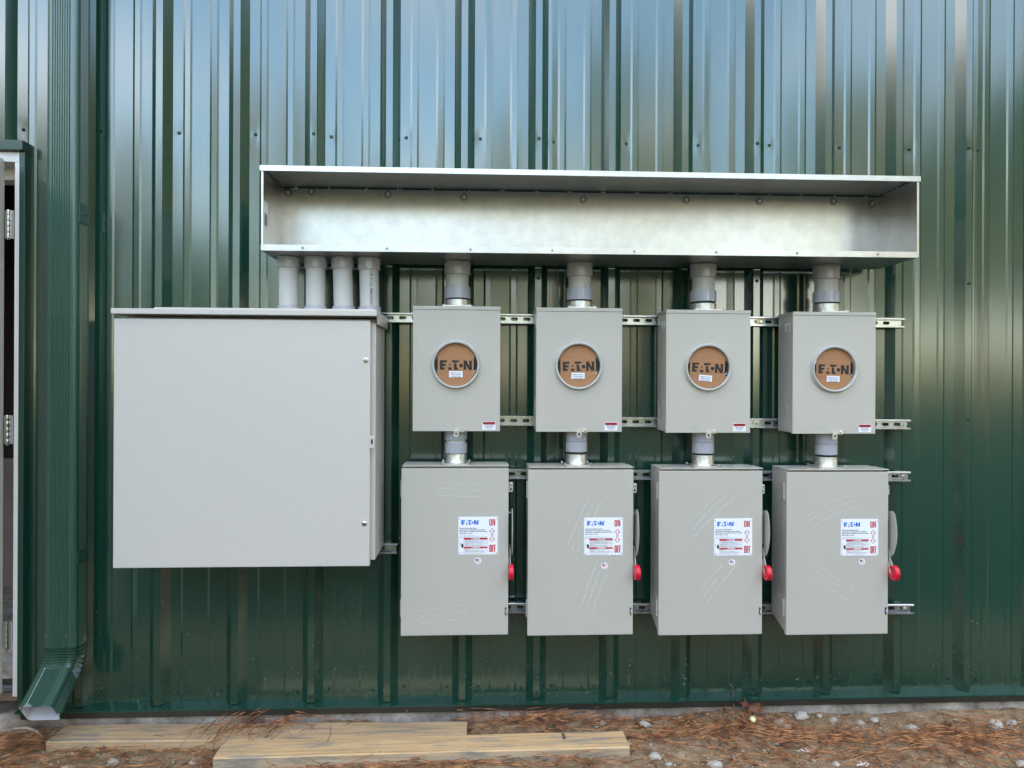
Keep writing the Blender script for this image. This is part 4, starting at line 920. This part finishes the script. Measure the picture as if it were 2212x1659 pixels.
for i, (cx_, c0, c1, c2, h0, h1) in enumerate(((985, 951, 957, 980, 981, 1003), (1245, 953, 954, 977, 982, 1005), (1518.5, 956, 957.5, 980, 984, 1008), (1784.5, 959.5, 961, 983.5, 988, 1010))):
    zb_ = (dr_[i][2] + dr_[i][3]) / 2 + dh / 2 + .0032; zt_ = (mr[i][2] + mr[i][3]) / 2 - mh / 2 + .0028; q = W(cx_, 970, CD)
    t = thing('conduit_nipple', (q.x, -CD, zb_), cl[i], 'conduit nipple', 'conduit nipples between meter boxes and switches'); Z = lambda y: W(cx_, y, CD + .04).z - zb_
    Ht = zt_ - zb_
    mb = MB(); mb.lathe([(.038, .02), (.038, Ht)], (0, 0, 0), (0, 0, 1), M['pvc'], 40); mb.build('pipe', t)
    mb = MB(); ring(mb, .0435, Z(c0), Ht, M['pvcc']); mb.build('coupling', t)
    mb = MB(); ring(mb, .0435, Z(c2), Z(c1), M['pvcc']); mb.build('coupling', t)
    mb = MB(); mb.lathe([(.0395, Z(h0 + 1)), (.0405, Z(c2 - 1))], (0, 0, 0), (0, 0, 1), M['seam'], 32)
    mb.lathe([(.050, .003), (.0445, .006), (.0425, .012), (.041, Z(h0) - .001), (.040, Z(h0))], (0, 0, 0), (0, 0, 1), M['zinc'], 48); mb.build('hub', t)
    mb = MB(); mb.prism([(.058 * (abs(math.cos(k)) ** .6) * (1 if math.cos(k) > 0 else -1), .058 * (abs(math.sin(k)) ** .6) * (1 if math.sin(k) > 0 else -1)) for k in np.linspace(0, 6.283, 28, endpoint=False)], (0, 0, .0003), X_, (0, 1, 0), (0, 0, .0045), M['zinc'])
    for sx in (-1, 1):
        for sy in (-1, 1): mb.lathe([(.0062, .004), (.0062, .009), (.0045, .0105)], (sx * .052, sy * .048, 0), (0, 0, 1), M['bolt'], 6)
    mb.build('flange', t)

# ------------------------------------------------------------------ boards
def board(bl, br, fl, wtop, m, label, seed, th=.036, edge='edgea'):
    A, B, C_ = G(*bl, th), G(*br, th), G(*fl, th)
    u = (B - A); Ln = u.length; u.normalize(); v = Vector((u.y, -u.x, 0)); wd = wtop
    t = thing('board', (A.x, A.y, 0), label, 'board', 'weathered boards on the ground', (0, 0, math.atan2(u.y, u.x)))
    mb = MB(); nx_, ny_ = 60, 8; rr = random.Random(seed)
    vs = []
    for i in range(nx_ + 1):
        for k, (y_, z_) in enumerate([(0, -.01), (0, th - .004), (-.004, th), *[(-wd * j / 6, th) for j in range(1, 6)], (-wd + .004, th), (-wd, th - .004), (-wd, -.01)]):
            x_ = Ln * i / nx_; vs.append((x_, y_ + .0012 * noise.noise(Vector((x_ * 6, k, seed))), z_ + .0015 * noise.noise(Vector((x_ * 4, y_ * 30, seed)))))
    K = 11
    mb.add(vs, [(i * K + j, (i + 1) * K + j, (i + 1) * K + j + 1, i * K + j + 1) for i in range(nx_) for j in range(K - 2)] + [list(range(K)), [nx_ * K + j for j in range(K)][::-1]], m, True)
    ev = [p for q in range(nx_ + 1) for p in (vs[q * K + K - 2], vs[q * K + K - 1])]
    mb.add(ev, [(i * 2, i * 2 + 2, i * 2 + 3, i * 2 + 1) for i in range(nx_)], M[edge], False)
    o = mb.build('plank', t, sharp=30); return t
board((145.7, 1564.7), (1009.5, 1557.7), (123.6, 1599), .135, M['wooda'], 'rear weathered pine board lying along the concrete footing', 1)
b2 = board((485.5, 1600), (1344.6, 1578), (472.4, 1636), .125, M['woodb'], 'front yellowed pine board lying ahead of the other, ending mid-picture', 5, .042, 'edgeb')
st = MB(); q = G(1216, 1589, .0425) 
for a_ in range(5): st.box((q.x - .004, q.y - .03 + a_ * .010, .0437), (q.x + .006 + .004 * (a_ % 2), q.y - .025 + a_ * .010, .0441), M['print_k'])
o = st.build('grade_stamp'); o.parent = b2; o.matrix_parent_inverse = (Matrix.Translation(b2.location) @ Euler(b2.rotation_euler).to_matrix().to_4x4()).inverted()

# ------------------------------------------------------------------ litter
def needles():
    rg = np.random.RandomState(4); V = []; Fc = []
    def needle(x, y, z, az, ln, el, curve, w_=.0012):
        k0 = len(V); n = 4; p = np.array([x, y, z]); a_ = az
        pts = []
        for i in range(n + 1):
            pts.append(p.copy()); d = np.array([math.cos(a_) * math.cos(el), math.sin(a_) * math.cos(el), math.sin(el)]); p = p + d * ln / n; a_ += curve; el -= .06
        s = np.array([-math.sin(az), math.cos(az), 0]) * w_; up = np.array([0, 0, w_ * 1.6])
        for q in pts: V.extend([q - s, q + s, q + up])
        for i in range(n):
            b_ = k0 + i * 3; c = b_ + 3
            Fc.extend([(b_, b_ + 1, c + 1, c), (b_ + 1, b_ + 2, c + 2, c + 1), (b_ + 2, b_, c, c + 2)])
    clumps = [  # px, py, spread in m (x, y), count, pile height, main direction
        (1130, 1556, .20, .035, 420, .050, .1), (1230, 1560, .16, .03, 240, .030, 0), (1540, 1560, .10, .04, 150, .03, 1.0),
        (560, 1585, .11, .03, 150, .055, .9), (500, 1600, .06, .04, 90, .045, 1.2), (640, 1588, .10, .02, 60, .045, .3), (60, 1590, .16, .05, 330, .03, .5), (20, 1625, .12, .06, 240, .02, .3),
        (180, 1605, .14, .03, 130, .02, .2), (300, 1622, .2, .02, 170, .018, .1), (470, 1640, .08, .04, 110, .02, 1.2), (700, 1658, .2, .02, 160, .02, 0), (930, 1652, .25, .02, 240, .02, .1), (1180, 1640, .2, .03, 240, .02, 0),
        (1480, 1588, .14, .04, 260, .022, .5), (1590, 1575, .10, .05, 220, .030, -.9), (1420, 1600, .12, .04, 220, .022, -.2), (1650, 1610, .10, .06, 200, .022, -1.0), (1740, 1598, .16, .05, 340, .028, .2), (1850, 1592, .18, .04, 340, .028, .1),
        (1960, 1600, .18, .05, 330, .028, -.1), (2080, 1590, .14, .05, 320, .03, -.6), (2170, 1582, .14, .05, 360, .04, .4), (2150, 1625, .14, .06, 260, .025, -.9), (2000, 1640, .2, .04, 160, .02, .6), (1800, 1640, .22, .03, 120, .016, .3), (1560, 1645, .2, .03, 90, .014, -.4), (100, 1650, .3, .03, 150, .015, .1)]
    for px, py, sx, sy, n, hgt, ang in clumps:
        c = G(px, py, .01); zo = .040 if 470 < px < 690 and py < 1606 else 0
        for _ in range(int(n * (.22 if not zo else .24))):
            x, y = c.x + rg.normal() * sx * 1.15, min(c.y + rg.normal() * sy, -.04); ln = rg.uniform(.09, .19); az = ang + rg.normal() * .40 + (math.pi if rg.rand() < .5 else 0)
            f = math.exp(-((x - c.x) / sx) ** 2 / 2 - ((y - c.y) / sy) ** 2 / 2)
            x -= math.cos(az) * ln / 2; y = min(y - math.sin(az) * ln / 2, -.035)
            if y + math.sin(az) * ln > -.033: az = -az
            needle(x, y, gz(x, y) + zo + .003 + rg.rand() * hgt * f, az, ln, rg.normal() * .12 + .05, rg.normal() * .06)
    for _ in range(380):
        x, y = rg.uniform(-2.1, 2.3), rg.uniform(-.75, -.04); az = rg.uniform(0, 6.28); ln = rg.uniform(.05, .15)
        if y + max(0, math.sin(az)) * ln > -.034: az = -az
        needle(x, y, gz(x, y) + .004, az, ln, 0.03, rg.normal() * .08)
    # a few upright ones against the footing
    for px in (1067, 1100, 1112, 1022, 1585, 1630, 1640, 905, 330, 1240):
        c = G(px, 1550, .02); needle(c.x, min(c.y, -.06), gz(c.x, c.y), rg.uniform(0, 6), rg.uniform(.06, .11), rg.uniform(.7, 1.3), .05)
    mb = MB(); mb.add(V, Fc, M['needle']); o = mb.build('pine_needles', bevel=-1); tag(o, 'rust brown dry pine needles strewn over the soil', 'pine needles', kind='stuff')
needles()
def rock_mesh(mb, c, r, m, seed, sq=(1, .8, .62), sub=2):
    bm = bmesh.new(); bmesh.ops.create_icosphere(bm, subdivisions=sub, radius=1)
    vs = []
    for v in bm.verts:
        p = v.co.copy(); k = 1 + .38 * noise.noise(p * 1.3 + Vector((seed * 3.7, seed, 0))) + .14 * noise.noise(p * 3.5 + Vector((0, seed * 2.1, 5)))
        p *= k; p = Vector((round(p.x * 2.6) / 2.6 * .35 + p.x * .65, round(p.y * 2.6) / 2.6 * .35 + p.y * .65, round(p.z * 2.6) / 2.6 * .35 + p.z * .65)); vs.append(Vector((p.x * sq[0] * r + c[0], p.y * sq[1] * r + c[1], p.z * sq[2] * r + c[2])))
    fs = [[v.index for v in f.verts] for f in bm.faces]; bm.free(); mb.add(vs, fs, m, False)
def gravel():
    rg = random.Random(21); mb = MB()
    for i in range(2600):
        if rg.random() < .55:
            c = G(rg.choice([1700, 1760, 1820, 1890, 1420, 2170, 1250, 1560, 130, 250, 400, 330, 1450, 1600]) + rg.gauss(0, 55), rg.uniform(1556, 1662), 0)
            x, y = c.x, c.y
        else: x, y = rg.uniform(-2.1, 2.3), rg.uniform(-.8, -.04)
        if y > -.045: y = -.045 - rg.random() * .05
        r = rg.uniform(.0015, .0045) if rg.random() < .86 else rg.uniform(.005, .009)
        rock_mesh(mb, (x, y, gz(x, y) + r * .25), r, M['gravel'], i, (1, rg.uniform(.7, 1), rg.uniform(.5, .8)), 1)
    o = mb.build('gravel'); tag(o, 'fine gravel and grit scattered through the soil', 'gravel', kind='stuff')
gravel()
stones = [  # px, py, radius in px, material, label
    (1393.6, 1568, 11, 'stone', 'angular white stone just past the right end of the front board'), (1730, 1556, 13, 'stone', 'long pale stone against the footing, largest of the heap right of the dead leaf'),
    (1683, 1566, 9, 'stoneb', 'upright buff stone between the dead leaf and the long pale stone'), (1700, 1577, 7, 'stoneb', 'small buff stone below the long pale stone'), (1799, 1556, 8, 'stoneb', 'rounded buff stone right of the heap against the footing'),
    (1857, 1561, 9, 'stoneb', 'flat tan stone by the footing, left of a chalky one'), (1888, 1556, 8, 'stone', 'chalky stone near the footing in the right quarter'), (1971, 1573, 11, 'stone', 'pale stone half under pine needles, left of the big white stone'),
    (2151, 1569, 12, 'stone', 'big white stone near the right edge of the picture'), (2185, 1561, 9, 'stone', 'white stone just behind and right of the big white one'), (1544, 1651, 13, 'stone', 'flat white stone at the bottom edge, right of centre'),
    (1415, 1637, 12, 'stone', 'slanting pale stone below the end of the front board'), (1445, 1647, 7, 'stone', 'small round white stone right of the slanting one'), (2206, 1650, 10, 'stone', 'white stone cut by the bottom right corner'),
    (1807, 1649, 7, 'stone', 'small white stone at the bottom edge, far right part'), (1358, 1604, 7, 'stoneb', 'grey stone touching the front board end'), (125, 1575, 10, 'stoneb', 'rounded buff stone by the left end of the rear board'),
    (139, 1655, 7, 'stone', 'white stone at the bottom left edge'), (415, 1644, 6, 'stone', 'white pebble left of the front board end'), (680, 1656, 5, 'stone', 'white pebble under the front edge of the front board'), (1472, 1556, 7, 'stone', 'small pale stone by the footing between white stone and dead leaf'),
    (1302, 1556, 7, 'stone', 'pale stone by the footing above the front board'), (1770, 1552, 6, 'stone', 'small white stone in the heap, right of the long pale one'), (244, 1641, 11, 'stoneb', 'flat tan stone below the rear board, left part')]
for i, (px, py, r, m_, lab) in enumerate(stones):
    c = G(px, py, .012); rr = r * (c - CAMP).length / F
    if c.y + rr * .8 > -.04: c.y = -.04 - rr * .8
    mb = MB(); rock_mesh(mb, (0, 0, 0), rr, M[m_], i + 40, (1, .75, .66), 2); o = mb.build('stone', loc=(c.x, c.y, gz(c.x, c.y) + rr * .16)); o.rotation_euler = (0, 0, random.uniform(-.5, .5)); tag(o, lab, 'stone', 'larger stones on the soil')
def leaf(px, py, size, lab, seed, name='dead_leaf', up=.03):
    c = G(px, py, .03); c.y = min(c.y, -.06); rg = random.Random(seed); mb = MB(); n = 22; vs = [(0, 0, 0)]
    for i in range(n):
        t = 6.283 * i / n; r = size * (1 if i % 4 else .55) * (1 + rg.uniform(-.15, .2)); vs.append((r * math.cos(t) * 1.1, r * math.sin(t) * .8, size * .35 * math.sin(t * 2 + seed) + abs(r * math.sin(t)) * .4 + rg.uniform(-.1, .1) * size))
    mb.add(vs, [(0, i + 1, (i + 1) % n + 1) for i in range(n)], M['leafd'], True); mb.tube([(0, 0, 0), (-size * .9, -size * .1, size * .3), (-size * 1.5, 0, size * .8)], .0012, M['leafd'], 5)
    o = mb.build(name, bevel=-1, loc=(c.x, c.y, gz(c.x, c.y) + up)); o.rotation_euler = (.7, 0, rg.uniform(-.4, .4)); s = o.modifiers.new('thick', 'SOLIDIFY'); s.thickness = .0008; tag(o, lab, 'dead leaf')
leaf(1620, 1543, .045, 'large curled dark brown leaf leaning on the footing among needles', 2, up=.028)
leaf(1606, 1562, .026, 'small tan leaf in front of the large curled one', 5, up=.014)
leaf(1698, 1600, .024, 'dark crumpled leaf on the soil below the stone heap', 8, up=.010)
leaf(2048, 1560, .024, 'dark red-brown leaf near the footing at the far right', 11, up=.012)
leaf(1210, 1570, .028, 'brown leaf in the needles above the front board', 14, up=.03)
c = G(1626, 1566, .02); mb = MB(); mb.lathe([(0, .012), (.006, .011), (.011, .007), (.013, 0), (0, 0)], (0, 0, 0), (0, -.5, 1), M['yellow'], 20, caps=False); tag(mb.build('yellow_scrap', loc=(c.x, min(c.y, -.09), gz(c.x, c.y) + .02)), 'small pale yellow half-round scrap in the needles below the curled leaf', 'scrap')  # unidentified half-round scrap, modelled as a small dome
c = G(70, 1568, .03); mb = MB(); P_ = [G(47, 1560, .03), G(66, 1567, .03), G(80, 1580, .02), G(92, 1592, .01)]
for p in P_: p.y = min(p.y, -.06)
mb.tube([p - c for p in P_], [.003, .005, .006, .004], M['twig'], 8); tag(mb.build('root', loc=c), 'pale bent root lying below the downspout mouth', 'root')
rg = random.Random(3)
for px, py, lab in ((1728, 1626, 'curl of white plastic shaving on the soil, right of centre'), (1853, 1650, 'white plastic curl at the bottom edge, right part')):
    c = G(px, py, .015); mb = MB(); 
    for k in range(3):
        a0 = rg.uniform(0, 6); mb.tube([(rg.uniform(-.01, .01) + .012 * math.cos(a0 + s * .9) + k * .012, .008 * math.sin(a0 + s), .004 + .003 * s) for s in range(5)], .0011, M['white'], 5)
    tag(mb.build('plastic_curl', loc=(c.x, c.y, gz(c.x, c.y) + .004)), lab, 'plastic curl')
# dirty stones on the trim
for o in list(COL.objects):
    if o.type == 'MESH' and o.name.startswith('t.'): bpy.data.objects.remove(o)
